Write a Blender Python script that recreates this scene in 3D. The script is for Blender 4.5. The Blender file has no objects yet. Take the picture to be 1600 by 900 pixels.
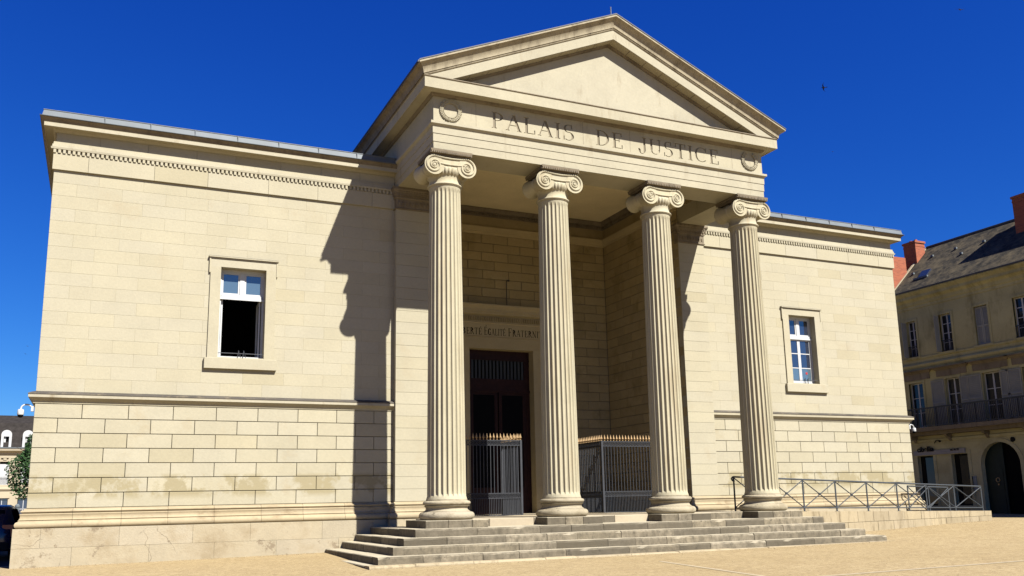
import bpy, bmesh, math, random
import numpy as np
from mathutils import Vector, Matrix
random.seed(7)
R = math.radians
S = bpy.context.scene
COL = S.collection
K = 0.8            # model units -> metres

# ------------------------------------------------------------------ camera
cam_d = bpy.data.cameras.new('camera'); cam = bpy.data.objects.new('camera', cam_d); COL.objects.link(cam)
F_PX, YAW, PITCH, ROLL = 1407.76, 0.42848, 0.19225, -0.02007
cam_d.sensor_width = 36; cam_d.lens = F_PX/1600*36; cam_d.sensor_fit = 'HORIZONTAL'
cam_d.shift_y = 60.06/1600; cam_d.clip_start = 0.1; cam_d.clip_end = 3000
fw = Vector((math.sin(YAW)*math.cos(PITCH), math.cos(YAW)*math.cos(PITCH), math.sin(PITCH)))
rt = fw.cross(Vector((0, 0, 1))).normalized(); up = rt.cross(fw)
rt2 = math.cos(ROLL)*rt+math.sin(ROLL)*up; up2 = -math.sin(ROLL)*rt+math.cos(ROLL)*up
m3 = Matrix((rt2, up2, -fw)).transposed()
cam.matrix_world = Matrix.Translation(Vector((-16.5666, -31.4531, 1.65))*K) @ m3.to_4x4()
S.camera = cam

# ------------------------------------------------------------------ sky, sun, exposure
SUN_EL, SUN_AZ = R(46.2), R(21.8)          # azimuth from -y towards +x
w = bpy.data.worlds.new('World'); S.world = w; w.use_nodes = True
wn = w.node_tree.nodes; wl = w.node_tree.links
bg = wn['Background']
sky = wn.new('ShaderNodeTexSky'); sky.sky_type = 'NISHITA'; sky.sun_disc = False
sky.sun_elevation = SUN_EL; sky.sun_rotation = math.pi-SUN_AZ
sky.air_density = 1.0; sky.dust_density = 0.0; sky.ozone_density = 4.0; sky.altitude = 0
# the phone's rendering of the sky: a response curve per channel, the same over the whole dome
sep = wn.new('ShaderNodeSeparateColor'); com = wn.new('ShaderNodeCombineColor'); wl.new(sky.outputs[0], sep.inputs[0])
for i, (p_, k_) in enumerate(((1.9, 0.0044), (1.33, 0.0214), (0.82, 0.108))):
    pw_ = wn.new('ShaderNodeMath'); pw_.operation = 'POWER'; pw_.inputs[1].default_value = p_; wl.new(sep.outputs[i], pw_.inputs[0])
    ml_ = wn.new('ShaderNodeMath'); ml_.operation = 'MULTIPLY'; ml_.inputs[1].default_value = k_*0.536/0.07; wl.new(pw_.outputs[0], ml_.inputs[0])
    wl.new(ml_.outputs[0], com.inputs[i])
wl.new(com.outputs[0], bg.inputs['Color'])
bg.inputs['Strength'].default_value = 0.07
sd = bpy.data.lights.new('sun', 'SUN'); sun = bpy.data.objects.new('sun', sd); COL.objects.link(sun)
sd.energy = 5.0; sd.angle = R(0.53); sd.color = (1.0, 0.98, 0.94)
to_sun = Vector((math.sin(SUN_AZ)*math.cos(SUN_EL), -math.cos(SUN_AZ)*math.cos(SUN_EL), math.sin(SUN_EL)))
sun.rotation_euler = to_sun.to_track_quat('Z', 'Y').to_euler()
S.view_settings.view_transform = 'Standard'; S.view_settings.look = 'None'
S.view_settings.exposure = 1.5; S.view_settings.gamma = 1.0; S.view_settings.use_curve_mapping = False
S.render.engine = 'CYCLES'
S.cycles.max_bounces = 8; S.cycles.diffuse_bounces = 2

# ------------------------------------------------------------------ materials
def nodes(name):
    m = bpy.data.materials.new(name); m.use_nodes = True
    nt = m.node_tree; b = nt.nodes['Principled BSDF']
    return m, nt.nodes, nt.links, b
def math_node(n, l, op, a, b=None, c=None, clamp=False):
    x = n.new('ShaderNodeMath'); x.operation = op; x.use_clamp = clamp
    for i, v in enumerate((a, b, c)):
        if v is None: continue
        if isinstance(v, (int, float)): x.inputs[i].default_value = v
        else: l.new(v, x.inputs[i])
    return x.outputs[0]
def noise(n, l, vec, scale, detail=4, rough=0.55):
    t = n.new('ShaderNodeTexNoise'); t.inputs['Scale'].default_value = scale
    t.inputs['Detail'].default_value = detail; t.inputs['Roughness'].default_value = rough
    l.new(vec, t.inputs['Vector']); return t.outputs['Fac']
def maprange(n, l, v, a, b, c, d):
    x = n.new('ShaderNodeMapRange'); x.inputs[1].default_value = a; x.inputs[2].default_value = b
    x.inputs[3].default_value = c; x.inputs[4].default_value = d; l.new(v, x.inputs[0]); return x.outputs[0]
def mix(n, l, f, a, b, mode='MIX'):
    x = n.new('ShaderNodeMix'); x.data_type = 'RGBA'; x.blend_type = mode
    for sock, v in ((x.inputs[0], f), (x.inputs[6], a), (x.inputs[7], b)):
        if isinstance(v, (int, float)): sock.default_value = v
        elif isinstance(v, tuple): sock.default_value = (*v, 1)
        else: l.new(v, sock)
    return x.outputs[2]
def bump(n, l, b, h, strength, dist):
    x = n.new('ShaderNodeBump'); x.inputs['Strength'].default_value = strength; x.inputs['Distance'].default_value = dist
    l.new(h, x.inputs['Height']); l.new(x.outputs[0], b.inputs['Normal'])
def scaled(n, l, vec, s):
    x = n.new('ShaderNodeVectorMath'); x.operation = 'MULTIPLY'; x.inputs[1].default_value = s; l.new(vec, x.inputs[0]); return x.outputs[0]

AL = 0.56                          # common albedo scale
def al(c): return tuple(x*AL for x in c)
def stone(name, base, var=0.10, mott=0.16, stain=None, streak=None, rough=0.9, bumps=0.25, grime=None, lichen=None, crack=None, tread=None, odd=0):
    """limestone: per-stone tone, mottling, optional stain colour with noise threshold, vertical streaks"""
    m, n, l, b = nodes(name); base = al(base)
    stain = stain and (al(stain[0]), *stain[1:]); streak = streak and (al(streak[0]), *streak[1:])
    grime = grime and (*grime[:2], al(grime[2]), *grime[3:]); lichen = lichen and (al(lichen[0]), *lichen[1:])
    g = n.new('ShaderNodeNewGeometry'); oi = n.new('ShaderNodeObjectInfo')
    pos = g.outputs['Position']
    r = math_node(n, l, 'FRACT', math_node(n, l, 'ADD', g.outputs['Random Per Island'], oi.outputs['Random']))
    r2 = math_node(n, l, 'FRACT', math_node(n, l, 'MULTIPLY', r, 7.31))
    val = maprange(n, l, r, 0, 1, 1-var, 1+var)
    big = maprange(n, l, noise(n, l, pos, 0.9, 5, 0.6), 0.25, 0.75, 1-mott, 1+mott)
    fine = maprange(n, l, noise(n, l, pos, 14, 3, 0.6), 0.2, 0.8, 0.94, 1.06)
    k = math_node(n, l, 'MULTIPLY', math_node(n, l, 'MULTIPLY', val, big), fine)
    warm = mix(n, l, r2, tuple(c*f for c, f in zip(base, (1.0, 0.99, 0.965))), tuple(c*f for c, f in zip(base, (0.995, 1.0, 1.03))))
    cmb = n.new('ShaderNodeCombineColor'); [l.new(k, cmb.inputs[i]) for i in range(3)]
    col = mix(n, l, 1.0, warm, cmb.outputs[0], 'MULTIPLY')
    if odd:                         # a few stones from a yellower bed
        f = math_node(n, l, 'MULTIPLY', math_node(n, l, 'GREATER_THAN', r2, 1-odd), 0.6)
        col = mix(n, l, f, col, mix(n, l, 1.0, col, (0.93, 0.89, 0.76), 'MULTIPLY'))
    hv = noise(n, l, pos, 26, 6, 0.7)
    if stain:
        c, lo, hi, sc = stain
        f = maprange(n, l, noise(n, l, pos, sc, 7, 0.65), lo, hi, 0, 1)
        col = mix(n, l, f, col, c)
    if streak:
        c, lo, hi, sx, sz = streak
        f = maprange(n, l, noise(n, l, scaled(n, l, pos, (sx, sx, sz)), 1.0, 6, 0.7), lo, hi, 0, 1)
        col = mix(n, l, f, col, c)
    if grime:                       # (z0, z1, colour, lo, hi, scale): damp-stain band of the lower courses
        z0, z1, c, lo, hi, sc = grime
        sx = n.new('ShaderNodeSeparateXYZ'); l.new(pos, sx.inputs[0])
        band = math_node(n, l, 'MULTIPLY', maprange(n, l, sx.outputs[2], z0-.15, z0, 0, 1), maprange(n, l, sx.outputs[2], z1, z1+.1, 1, 0))
        f = math_node(n, l, 'MULTIPLY', band, maprange(n, l, noise(n, l, pos, sc, 7, 0.68), lo, hi, 0, 1))
        col = mix(n, l, f, col, c)
    if lichen:
        c, lo, hi, sc = lichen
        f = maprange(n, l, noise(n, l, pos, sc, 8, 0.75), lo, hi, 0, 1)
        col = mix(n, l, f, col, c)
    if crack:                       # fine meandering cracks, only in some areas
        c, sc, wd, lo = crack
        vo = n.new('ShaderNodeTexVoronoi'); vo.feature = 'DISTANCE_TO_EDGE'; vo.inputs['Scale'].default_value = sc
        wob = n.new('ShaderNodeTexNoise'); wob.inputs['Scale'].default_value = 3.0; wob.inputs['Detail'].default_value = 6; l.new(pos, wob.inputs['Vector'])
        av = n.new('ShaderNodeVectorMath'); av.operation = 'MULTIPLY_ADD'; av.inputs[1].default_value = (.35, .35, .35); l.new(wob.outputs['Color'], av.inputs[0]); l.new(pos, av.inputs[2])
        l.new(av.outputs[0], vo.inputs['Vector'])
        f = math_node(n, l, 'MULTIPLY', maprange(n, l, vo.outputs['Distance'], 0, wd, 1, 0), maprange(n, l, noise(n, l, pos, 0.8, 4), lo, lo+.06, 0, 1))
        col = mix(n, l, f, col, al(c))
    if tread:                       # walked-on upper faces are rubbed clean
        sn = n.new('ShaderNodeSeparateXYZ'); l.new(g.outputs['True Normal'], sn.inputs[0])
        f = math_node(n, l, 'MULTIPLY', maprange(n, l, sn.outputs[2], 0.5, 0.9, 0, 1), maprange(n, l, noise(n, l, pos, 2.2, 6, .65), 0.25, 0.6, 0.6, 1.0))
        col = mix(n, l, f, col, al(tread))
    l.new(col, b.inputs['Base Color']); b.inputs['Roughness'].default_value = rough
    b.inputs['Specular IOR Level'].default_value = 0.2
    bump(n, l, b, hv, bumps, 0.02)
    return m
def plain(name, c, rough=0.6, metal=0.0, var=0.06, scale=3.0, spec=0.4, bumps=0.05):
    m, n, l, b = nodes(name); c = al(c)
    g = n.new('ShaderNodeNewGeometry')
    f = noise(n, l, g.outputs['Position'], scale, 5, 0.6)
    col = mix(n, l, maprange(n, l, f, 0.3, 0.7, 0, 1), tuple(x*(1-var) for x in c), tuple(min(1, x*(1+var)) for x in c))
    l.new(col, b.inputs['Base Color']); b.inputs['Roughness'].default_value = rough; b.inputs['Metallic'].default_value = metal
    b.inputs['Specular IOR Level'].default_value = spec
    bump(n, l, b, noise(n, l, g.outputs['Position'], 20, 4), bumps, 0.02)
    return m

LIME = (0.492, 0.44, 0.305)
M = {}
M['stone'] = stone('limestone_ashlar', LIME, 0.022, 0.06, odd=0.05, stain=((0.45, 0.375, 0.24), 0.58, 0.80, 0.8))
M['rust'] = stone('limestone_lower_courses', LIME, 0.04, 0.07, odd=0.06, grime=(2.12*K, 2.66*K, (0.385, 0.325, 0.19), 0.46, 0.53, 1.1), stain=((0.44, 0.36, 0.22), 0.58, 0.80, 1.0))
M['plinth'] = stone('limestone_plinth', (0.48, 0.405, 0.27), 0.03, 0.12, stain=((0.385, 0.305, 0.185), 0.50, 0.66, 0.9), lichen=((0.30, 0.235, 0.15), 0.585, 0.62, 1.3), bumps=0.5, crack=((0.24, 0.19, 0.12), .8, .007, .55))
M['core'] = stone('mortar_joint', (0.26, 0.215, 0.14), 0.0, 0.1)
M['mortar'] = stone('pale_mortar', (0.44, 0.39, 0.26), 0.0, 0.1)
M['trim'] = stone('limestone_carved', (0.485, 0.432, 0.297), 0.03, 0.10, streak=((0.33, 0.27, 0.17), 0.58, 0.80, 3.0, 0.6))
M['sima'] = stone('limestone_gutter_moulding', (0.44, 0.375, 0.25), 0.03, 0.12, streak=((0.24, 0.195, 0.125), 0.48, 0.70, 4.0, 1.2))
M['base'] = stone('limestone_base_moulding', (0.46, 0.37, 0.225), 0.08, 0.12, streak=((0.30, 0.22, 0.125), 0.55, 0.75, 2.0, 3.0))
M['column'] = stone('limestone_column', (0.53, 0.47, 0.312), 0.06, 0.10, streak=((0.42, 0.34, 0.205), 0.52, 0.74, 4.0, 0.35))
M['colbase'] = stone('limestone_column_base', (0.45, 0.385, 0.26), 0.06, 0.14, streak=((0.27, 0.22, 0.135), 0.47, 0.68, 2.0, 4.0), lichen=((0.19, 0.16, 0.105), 0.60, 0.67, 3.0), bumps=0.6)
M['dark'] = stone('limestone_blackened_and_shade', (0.115, 0.10, 0.08), 0.15, 0.3, streak=((0.22, 0.18, 0.12), 0.5, 0.7, 3.0, 1.0))
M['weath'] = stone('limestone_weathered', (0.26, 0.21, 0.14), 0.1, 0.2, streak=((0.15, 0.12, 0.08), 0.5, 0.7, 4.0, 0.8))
M['incised'] = stone('limestone_incised', (0.30, 0.25, 0.165), 0.05, 0.15)
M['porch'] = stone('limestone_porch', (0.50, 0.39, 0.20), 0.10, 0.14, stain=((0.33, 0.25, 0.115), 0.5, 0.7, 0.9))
M['ceil'] = stone('limestone_ceiling_bounce', (1.1, 0.92, 0.55), 0.03, 0.10)  # paler than the wall stone: bounced light put into the colour
M['doorstone'] = stone('limestone_doorcase', (0.62, 0.50, 0.28), 0.05, 0.12)
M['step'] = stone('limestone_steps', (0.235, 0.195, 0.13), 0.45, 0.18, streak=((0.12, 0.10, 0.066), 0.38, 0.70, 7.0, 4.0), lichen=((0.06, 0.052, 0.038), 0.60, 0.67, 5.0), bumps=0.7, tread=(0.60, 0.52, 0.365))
M['ramp'] = stone('limestone_ramp_wall', (0.45, 0.365, 0.225), 0.09, 0.14, streak=((0.29, 0.225, 0.13), 0.50, 0.68, 5.0, 0.8), lichen=((0.19, 0.155, 0.10), 0.64, 0.69, 2.2), bumps=0.5)
M['zinc'] = plain('zinc_flashing', (0.15, 0.17, 0.178), 0.6, 0.0, 0.15, 1.2, 0.3)
M['lead'] = plain('dark_lead_roofing', (0.055, 0.058, 0.065), 0.6, 0.0, 0.2, 1.5)
M['white'] = plain('white_paint', (0.60, 0.60, 0.575), 0.5, 0, 0.08, 5)
M['iron'] = plain('dark_grey_iron', (0.06, 0.062, 0.067), 0.5, 0.3, 0.15, 8)
M['rail'] = plain('grey_steel_paint', (0.055, 0.062, 0.068), 0.55, 0.0, 0.06, 3, 0.2)
M['gold'] = plain('gilded_tip', (0.55, 0.36, 0.17), 0.45, 0.35)
M['wood'] = plain('oxblood_door_wood', (0.036, 0.012, 0.009), 0.6, 0, 0.3, 6, 0.15)
M['black'] = plain('dark_interior', (0.006, 0.006, 0.006), 0.9, 0, 0.1, 2, 0.05)
M['ink'] = plain('black_lettering', (0.012, 0.011, 0.011), 0.7, spec=0.1)
M['brick'] = None
def brickmat():
    m, n, l, b = nodes('chimney_brick')
    tc = n.new('ShaderNodeNewGeometry'); bt = n.new('ShaderNodeTexBrick')
    sx = n.new('ShaderNodeSeparateXYZ'); l.new(tc.outputs['Position'], sx.inputs[0])
    cx = n.new('ShaderNodeCombineXYZ'); l.new(math_node(n, l, 'ADD', sx.outputs[0], sx.outputs[1]), cx.inputs[0]); l.new(sx.outputs[2], cx.inputs[1])
    l.new(cx.outputs[0], bt.inputs['Vector']); bt.inputs['Scale'].default_value = 1.0
    bt.inputs['Color1'].default_value = (0.25, 0.06, 0.018, 1); bt.inputs['Color2'].default_value = (0.17, 0.036, 0.012, 1)
    bt.inputs['Mortar'].default_value = (0.2, 0.065, 0.03, 1); bt.inputs['Mortar Size'].default_value = 0.012
    bt.inputs['Brick Width'].default_value = 0.22; bt.inputs['Row Height'].default_value = 0.07
    l.new(bt.outputs['Color'], b.inputs['Base Color']); b.inputs['Roughness'].default_value = 0.9
    bump(n, l, b, bt.outputs['Fac'], 0.4, 0.01); return m
M['brick'] = brickmat()
def glassmat(name, c, spec=0.8):
    m, n, l, b = nodes(name); b.inputs['Base Color'].default_value = (*c, 1)
    b.inputs['Roughness'].default_value = 0.04; b.inputs['Specular IOR Level'].default_value = spec; b.inputs['IOR'].default_value = 1.9
    g = n.new('ShaderNodeNewGeometry'); bump(n, l, b, noise(n, l, g.outputs['Position'], 1.5, 2), 0.04, 0.05); return m
M['glass'] = glassmat('window_glass', (0.015, 0.02, 0.035))
M['dglass'] = glassmat('dark_glass', (0.006, 0.006, 0.007), 0.0)
M['cglass'] = glassmat('curtain_and_sky_glass', (0.055, 0.085, 0.105))  # curtain tone behind panes; on the left transom it stands for reflected sky
M['hglass'] = glassmat('shaded_window_glass', (0.012, 0.014, 0.018), 0.15)
M['curtain'] = plain('pale_net_curtain', (0.26, 0.30, 0.33), 0.8)
def groundmat():
    m, n, l, b = nodes('sandy_plaza_surface')
    g = n.new('ShaderNodeNewGeometry'); p = g.outputs['Position']
    big = noise(n, l, p, 0.16, 6, 0.6); mid = noise(n, l, p, 1.4, 5, 0.65); gr = noise(n, l, p, 42, 3, 0.8)
    vo = n.new('ShaderNodeTexVoronoi'); vo.inputs['Scale'].default_value = 26; l.new(p, vo.inputs['Vector'])
    sp_ = noise(n, l, p, 9, 4, 0.75)
    c = mix(n, l, maprange(n, l, big, 0.3, 0.7, 0, 1), al((0.48, 0.36, 0.178)), al((0.55, 0.425, 0.228)))
    c = mix(n, l, maprange(n, l, mid, 0.40, 0.72, 0, 0.55), c, al((0.36, 0.25, 0.12)))
    c = mix(n, l, maprange(n, l, sp_, 0.45, 0.62, 0, 0.75), c, al((0.29, 0.205, 0.10)))
    c = mix(n, l, maprange(n, l, noise(n, l, p, 19, 4, 0.8), 0.52, 0.64, 0, 0.7), c, al((0.62, 0.49, 0.29)))
    c = mix(n, l, maprange(n, l, gr, 0.48, 0.66, 0, 0.6), c, al((0.22, 0.15, 0.075)))
    c = mix(n, l, maprange(n, l, vo.outputs['Distance'], 0.0, 0.22, 0.6, 0), c, al((0.66, 0.53, 0.34)))
    l.new(c, b.inputs['Base Color']); b.inputs['Roughness'].default_value = 0.95; b.inputs['Specular IOR Level'].default_value = 0.15
    bump(n, l, b, gr, 0.6, 0.02); return m
M['ground'] = groundmat()
M['asphalt'] = plain('asphalt', (0.05, 0.05, 0.052), 0.9, 0, 0.2, 4, 0.2, 0.3)
M['slate'] = None
def slatemat():
    m, n, l, b = nodes('old_slate_roof')
    g = n.new('ShaderNodeNewGeometry'); sx = n.new('ShaderNodeSeparateXYZ'); l.new(g.outputs['Position'], sx.inputs[0])
    cx = n.new('ShaderNodeCombineXYZ'); l.new(sx.outputs[1], cx.inputs[0]); l.new(math_node(n, l, 'MULTIPLY', sx.outputs[2], 1.35), cx.inputs[1])
    bt = n.new('ShaderNodeTexBrick'); l.new(cx.outputs[0], bt.inputs['Vector']); bt.inputs['Scale'].default_value = 1
    bt.inputs['Color1'].default_value = (0.06, 0.05, 0.035, 1); bt.inputs['Color2'].default_value = (0.022, 0.02, 0.016, 1)
    bt.inputs['Mortar'].default_value = (0.02, 0.02, 0.02, 1); bt.inputs['Mortar Size'].default_value = 0.01
    bt.inputs['Brick Width'].default_value = 0.24; bt.inputs['Row Height'].default_value = 0.15
    f = maprange(n, l, noise(n, l, g.outputs['Position'], 1.6, 7, 0.75), 0.44, 0.66, 0, 0.9)
    c = mix(n, l, f, bt.outputs['Color'], (0.105, 0.083, 0.05))
    l.new(c, b.inputs['Base Color']); b.inputs['Roughness'].default_value = 0.9; b.inputs['Specular IOR Level'].default_value = 0.08
    bump(n, l, b, bt.outputs['Fac'], 0.5, 0.01); return m
M['slate'] = slatemat()
M['facade'] = stone('street_house_stone', (0.54, 0.475, 0.225), 0.05, 0.16, streak=((0.32, 0.27, 0.11), 0.5, 0.7, 1.2, 0.5))
M['facadeg'] = stone('street_house_ground_render', (0.56, 0.51, 0.30), 0.05, 0.12, stain=((0.42, 0.37, 0.20), 0.5, 0.7, 1.0))
M['shutter'] = plain('grey_shutter_paint', (0.38, 0.37, 0.30), 0.8, 0, 0.08, 3, 0.05)
M['greendoor'] = plain('dark_green_door', (0.008, 0.022, 0.022), 0.5, 0, 0.2, 4, 0.2)
M['house'] = stone('far_house_stone', (0.52, 0.44, 0.30), 0.04, 0.08)
M['houseslate'] = plain('mansard_slate', (0.042, 0.036, 0.032), 0.9, 0, 0.3, 3, 0.06)
M['carblue'] = plain('dark_blue_car_paint', (0.006, 0.012, 0.06), 0.18, 0.1, 0.02, 1, 0.6, 0.0)
M['rubber'] = plain('tyre_rubber', (0.012, 0.012, 0.012), 0.85, spec=0.2)
M['chrome'] = plain('alloy_metal', (0.4, 0.4, 0.42), 0.3, 0.8)
M['lampred'] = plain('tail_lamp_red', (0.30, 0.01, 0.01), 0.2)
M['bark'] = plain('bark', (0.08, 0.06, 0.042), 0.9, 0, 0.3, 6, 0.1, 0.5)
def leafmat():
    m, n, l, b = nodes('leaf_green')
    g = n.new('ShaderNodeNewGeometry')
    c = mix(n, l, g.outputs['Random Per Island'], (0.007, 0.022, 0.005), (0.022, 0.052, 0.011))
    l.new(c, b.inputs['Base Color']); b.inputs['Roughness'].default_value = 0.6; b.inputs['Specular IOR Level'].default_value = 0.25
    return m
M['leaf'] = leafmat()
M['bird'] = plain('swift_plumage', (0.012, 0.011, 0.012), 0.8)
M['gritstone'] = stone('loose_grit_stone', (0.34, 0.26, 0.15), 0.5, 0.1)
M['pale'] = stone('pale_paving', (0.50, 0.41, 0.27), 0.06, 0.12)
M['red'] = plain('red_sticker', (0.5, 0.03, 0.03), 0.5)
M['blueplate'] = plain('plaque', (0.22, 0.25, 0.27), 0.5)
M['sign'] = plain('sign_board', (0.33, 0.31, 0.31), 0.6)

# ------------------------------------------------------------------ mesh helpers
ORG = {}
class MB:
    def __init__(s): s.V = []; s.F = []; s.I = []; s.mi = 0
    def add(s, v, f):
        o = len(s.V); s.V += [tuple(p) for p in v]
        for q in f: s.F.append([i+o for i in q]); s.I.append(s.mi)
        return s
    def box(s, x0, x1, y0, y1, z0, z1):
        v = [(x, y, z) for x in (x0, x1) for y in (y0, y1) for z in (z0, z1)]
        return s.add(v, [(0, 1, 3, 2), (4, 6, 7, 5), (0, 4, 5, 1), (2, 3, 7, 6), (0, 2, 6, 4), (1, 5, 7, 3)])
    def fbox(s, fr, u0, u1, v0, v1, d0, d1):
        return s.add([fr(u, v, d) for u in (u0, u1) for v in (v0, v1) for d in (d0, d1)],
                     [(0, 1, 3, 2), (4, 6, 7, 5), (0, 4, 5, 1), (2, 3, 7, 6), (0, 2, 6, 4), (1, 5, 7, 3)])
    def block(s, fr, u0, u1, v0, v1, d0, d1, ch):
        """stone with chamfered front arrises; fr maps (u,v,d) to a point, d is outwards"""
        P = []
        for d, c in ((d0, 0), (d1-ch, 0), (d1, ch)):
            P += [fr(u0+c, v0+c, d), fr(u1-c, v0+c, d), fr(u1-c, v1-c, d), fr(u0+c, v1-c, d)]
        f = [(8, 9, 10, 11), (3, 2, 1, 0)]
        for k in (0, 4):
            for i in range(4): j = (i+1) % 4; f.append((k+i, k+j, k+4+j, k+4+i))
        return s.add(P, f)
    def prism(s, fr, poly, d0, d1):
        n = len(poly)
        P = [fr(u, v, d1) for u, v in poly]+[fr(u, v, d0) for u, v in poly]
        f = [tuple(range(n)), tuple(range(2*n-1, n-1, -1))]
        for i in range(n): j = (i+1) % n; f.append((i, i+n, j+n, j))
        return s.add(P, f)
    def lathe(s, prof, seg, c=(0, 0, 0), caps=True):
        P = []
        for r, z in prof:
            for i in range(seg):
                a = 2*math.pi*i/seg; P.append((c[0]+r*math.cos(a), c[1]+r*math.sin(a), c[2]+z))
        f = []
        for k in range(len(prof)-1):
            for i in range(seg): j = (i+1) % seg; f.append((k*seg+i, k*seg+j, (k+1)*seg+j, (k+1)*seg+i))
        if caps: f.append(tuple(range(seg-1, -1, -1))); f.append(tuple(range((len(prof)-1)*seg, len(prof)*seg)))
        return s.add(P, f)
    def tube(s, pts, r, seg=6, caps=True):
        pts = [Vector(p) for p in pts]; P = []; f = []
        rr = r if isinstance(r, (list, tuple)) else [r]*len(pts)
        prev = None
        for i, p in enumerate(pts):
            t = (pts[min(i+1, len(pts)-1)]-pts[max(i-1, 0)]).normalized()
            a = Vector((0, 0, 1)) if abs(t.z) < 0.95 else Vector((0, 1, 0))
            u = t.cross(a).normalized() if prev is None else (prev-t*prev.dot(t)).normalized()
            prev = u; v = t.cross(u)
            for k in range(seg):
                an = 2*math.pi*k/seg; P.append(p+(u*math.cos(an)+v*math.sin(an))*rr[i])
        for i in range(len(pts)-1):
            for k in range(seg): j = (k+1) % seg; f.append((i*seg+k, i*seg+j, (i+1)*seg+j, (i+1)*seg+k))
        if caps: f.append(tuple(range(seg-1, -1, -1))); f.append(tuple(range((len(pts)-1)*seg, len(pts)*seg)))
        return s.add(P, f)
    def sweep(s, prof, path, side=1, caps=True):
        """prof [(d,z)], path [(x,y)]; d is offset to the right-hand (side=1) of travel, mitred"""
        n = len(path); P = []; f = []
        nr = []
        for i in range(n-1):
            dx, dy = path[i+1][0]-path[i][0], path[i+1][1]-path[i][1]; L = math.hypot(dx, dy)
            nr.append((side*dy/L, -side*dx/L))
        for i, (x, y) in enumerate(path):
            if i == 0: mx, my = nr[0]
            elif i == n-1: mx, my = nr[-1]
            else:
                a, b = nr[i-1], nr[i]; k = 1+a[0]*b[0]+a[1]*b[1]; mx, my = (a[0]+b[0])/k, (a[1]+b[1])/k
            for d, z in prof: P.append((x+mx*d, y+my*d, z))
        m = len(prof)
        for i in range(n-1):
            for k in range(m-1): f.append((i*m+k, (i+1)*m+k, (i+1)*m+k+1, i*m+k+1))
        if caps: f.append(tuple(range(m))); f.append(tuple(range(n*m-1, (n-1)*m-1, -1)))
        return s.add(P, f)
    def mesh(s, name, mats, loc=(0, 0, 0), smooth=None, recalc=True):
        me = bpy.data.meshes.new(name); lx, ly, lz = loc
        me.from_pydata([((x-lx)*K, (y-ly)*K, (z-lz)*K) for x, y, z in s.V], [], s.F)
        for mt in (mats if isinstance(mats, (list, tuple)) else [mats]): me.materials.append(M[mt])
        if any(s.I): me.polygons.foreach_set('material_index', s.I)
        if recalc:
            bm = bmesh.new(); bm.from_mesh(me); bmesh.ops.recalc_face_normals(bm, faces=bm.faces); bm.to_mesh(me); bm.free()
        if smooth is not None:
            me.shade_smooth(); me.set_sharp_from_angle(angle=R(smooth))
        me.update(); return me
    def build(s, name, mats, parent=None, loc=None, smooth=None, recalc=True, **kw):
        if loc is None:
            a = np.array(s.V); mn, mx = a.min(0), a.max(0)
            loc = ((mn[0]+mx[0])/2, (mn[1]+mx[1])/2, mn[2])
        return place(name, s.mesh(name, mats, loc, smooth, recalc), parent, loc, **kw)
def place(name, me, parent, loc, label=None, cat=None, group=None, kind=None, rotz=0):
    o = bpy.data.objects.new(name, me); COL.objects.link(o)
    ORG[o.name] = Vector(loc)
    if parent: o.parent = parent; o.location = (Vector(loc)-ORG[parent.name])*K
    else: o.location = Vector(loc)*K
    if rotz: o.rotation_euler.z = rotz
    if label: o['label'] = label
    if cat: o['category'] = cat
    if group: o['group'] = group
    if kind: o['kind'] = kind
    return o
def thing(name, loc, label, cat, group=None): return place(name, None, None, loc, label, cat, group)
FR_FRONT = lambda y: (lambda u, v, d: (u, y-d, v))          # faces -y
FR_LEFT = lambda x: (lambda u, v, d: (x-d, u, v))           # faces -x
FR_RIGHT = lambda x: (lambda u, v, d: (x+d, u, v))          # faces +x

# ------------------------------------------------------------------ key dimensions (model units)
W, A, B, YA, YR = 18.506, 6.993, 5.6625, -0.27, 6.073
C1, C2, YC = 6.346, 2.196, -3.7625
E, YE = 6.978, -4.399
ZSOF, ZAM, ZFT, ZCEIL = 13.364, 14.335, 15.263, 15.25
ZFL = 1.13
WB = 20.0                                                     # depth of the block behind

# ------------------------------------------------------------------ ground
GP = np.array([(-18.8, -.3, 0.0), (-11.7, -.3, .07), (-9.44, -.3, .098), (-9.9, -6.8, -.075), (9.9, -6.8, .02), (13.26, -2.5, .169), (20.2, -2.5, .407), (27, 2, .368), (0, -6.8, -.03)])
def gplane(x, y): return 0.10+0.0075*x+0.014*y if y > -40 else 0.10+0.0075*x-0.56
_A = np.exp(-((GP[:, None, 0]-GP[None, :, 0])**2+(GP[:, None, 1]-GP[None, :, 1])**2)/(2*4.5**2))
_w = np.linalg.solve(_A+0.02*np.eye(len(GP)), np.array([z-gplane(x, y) for x, y, z in GP]))
def gz(x, y):
    xx = max(-60, min(60, x)); yy = max(-40, min(45, y))
    return gplane(xx, yy)+float(np.sum(_w*np.exp(-((GP[:, 0]-x)**2+(GP[:, 1]-y)**2)/(2*4.5**2))))
def axis(lo, hi, step): 
    a = list(np.arange(lo, hi+1e-6, step)); e = []; x = hi; d = step
    while x < 900: d *= 1.5; x += d; e.append(x)
    f = []; x = lo; d = step
    while x > -900: d *= 1.5; x -= d; f.append(x)
    return f[::-1]+a+e
gx, gy = axis(-45, 45, 1.0), axis(-42, 40, 1.0)
mb = MB(); nx = len(gx)
mb.add([(x, y, gz(x, y)) for y in gy for x in gx], [(j*nx+i, j*nx+i+1, (j+1)*nx+i+1, (j+1)*nx+i) for j in range(len(gy)-1) for i in range(nx-1)])
mb.build('ground', 'ground', None, (0, 0, 0), 40, kind='structure', label='sandy beige plaza surface in front of the courthouse')
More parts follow.
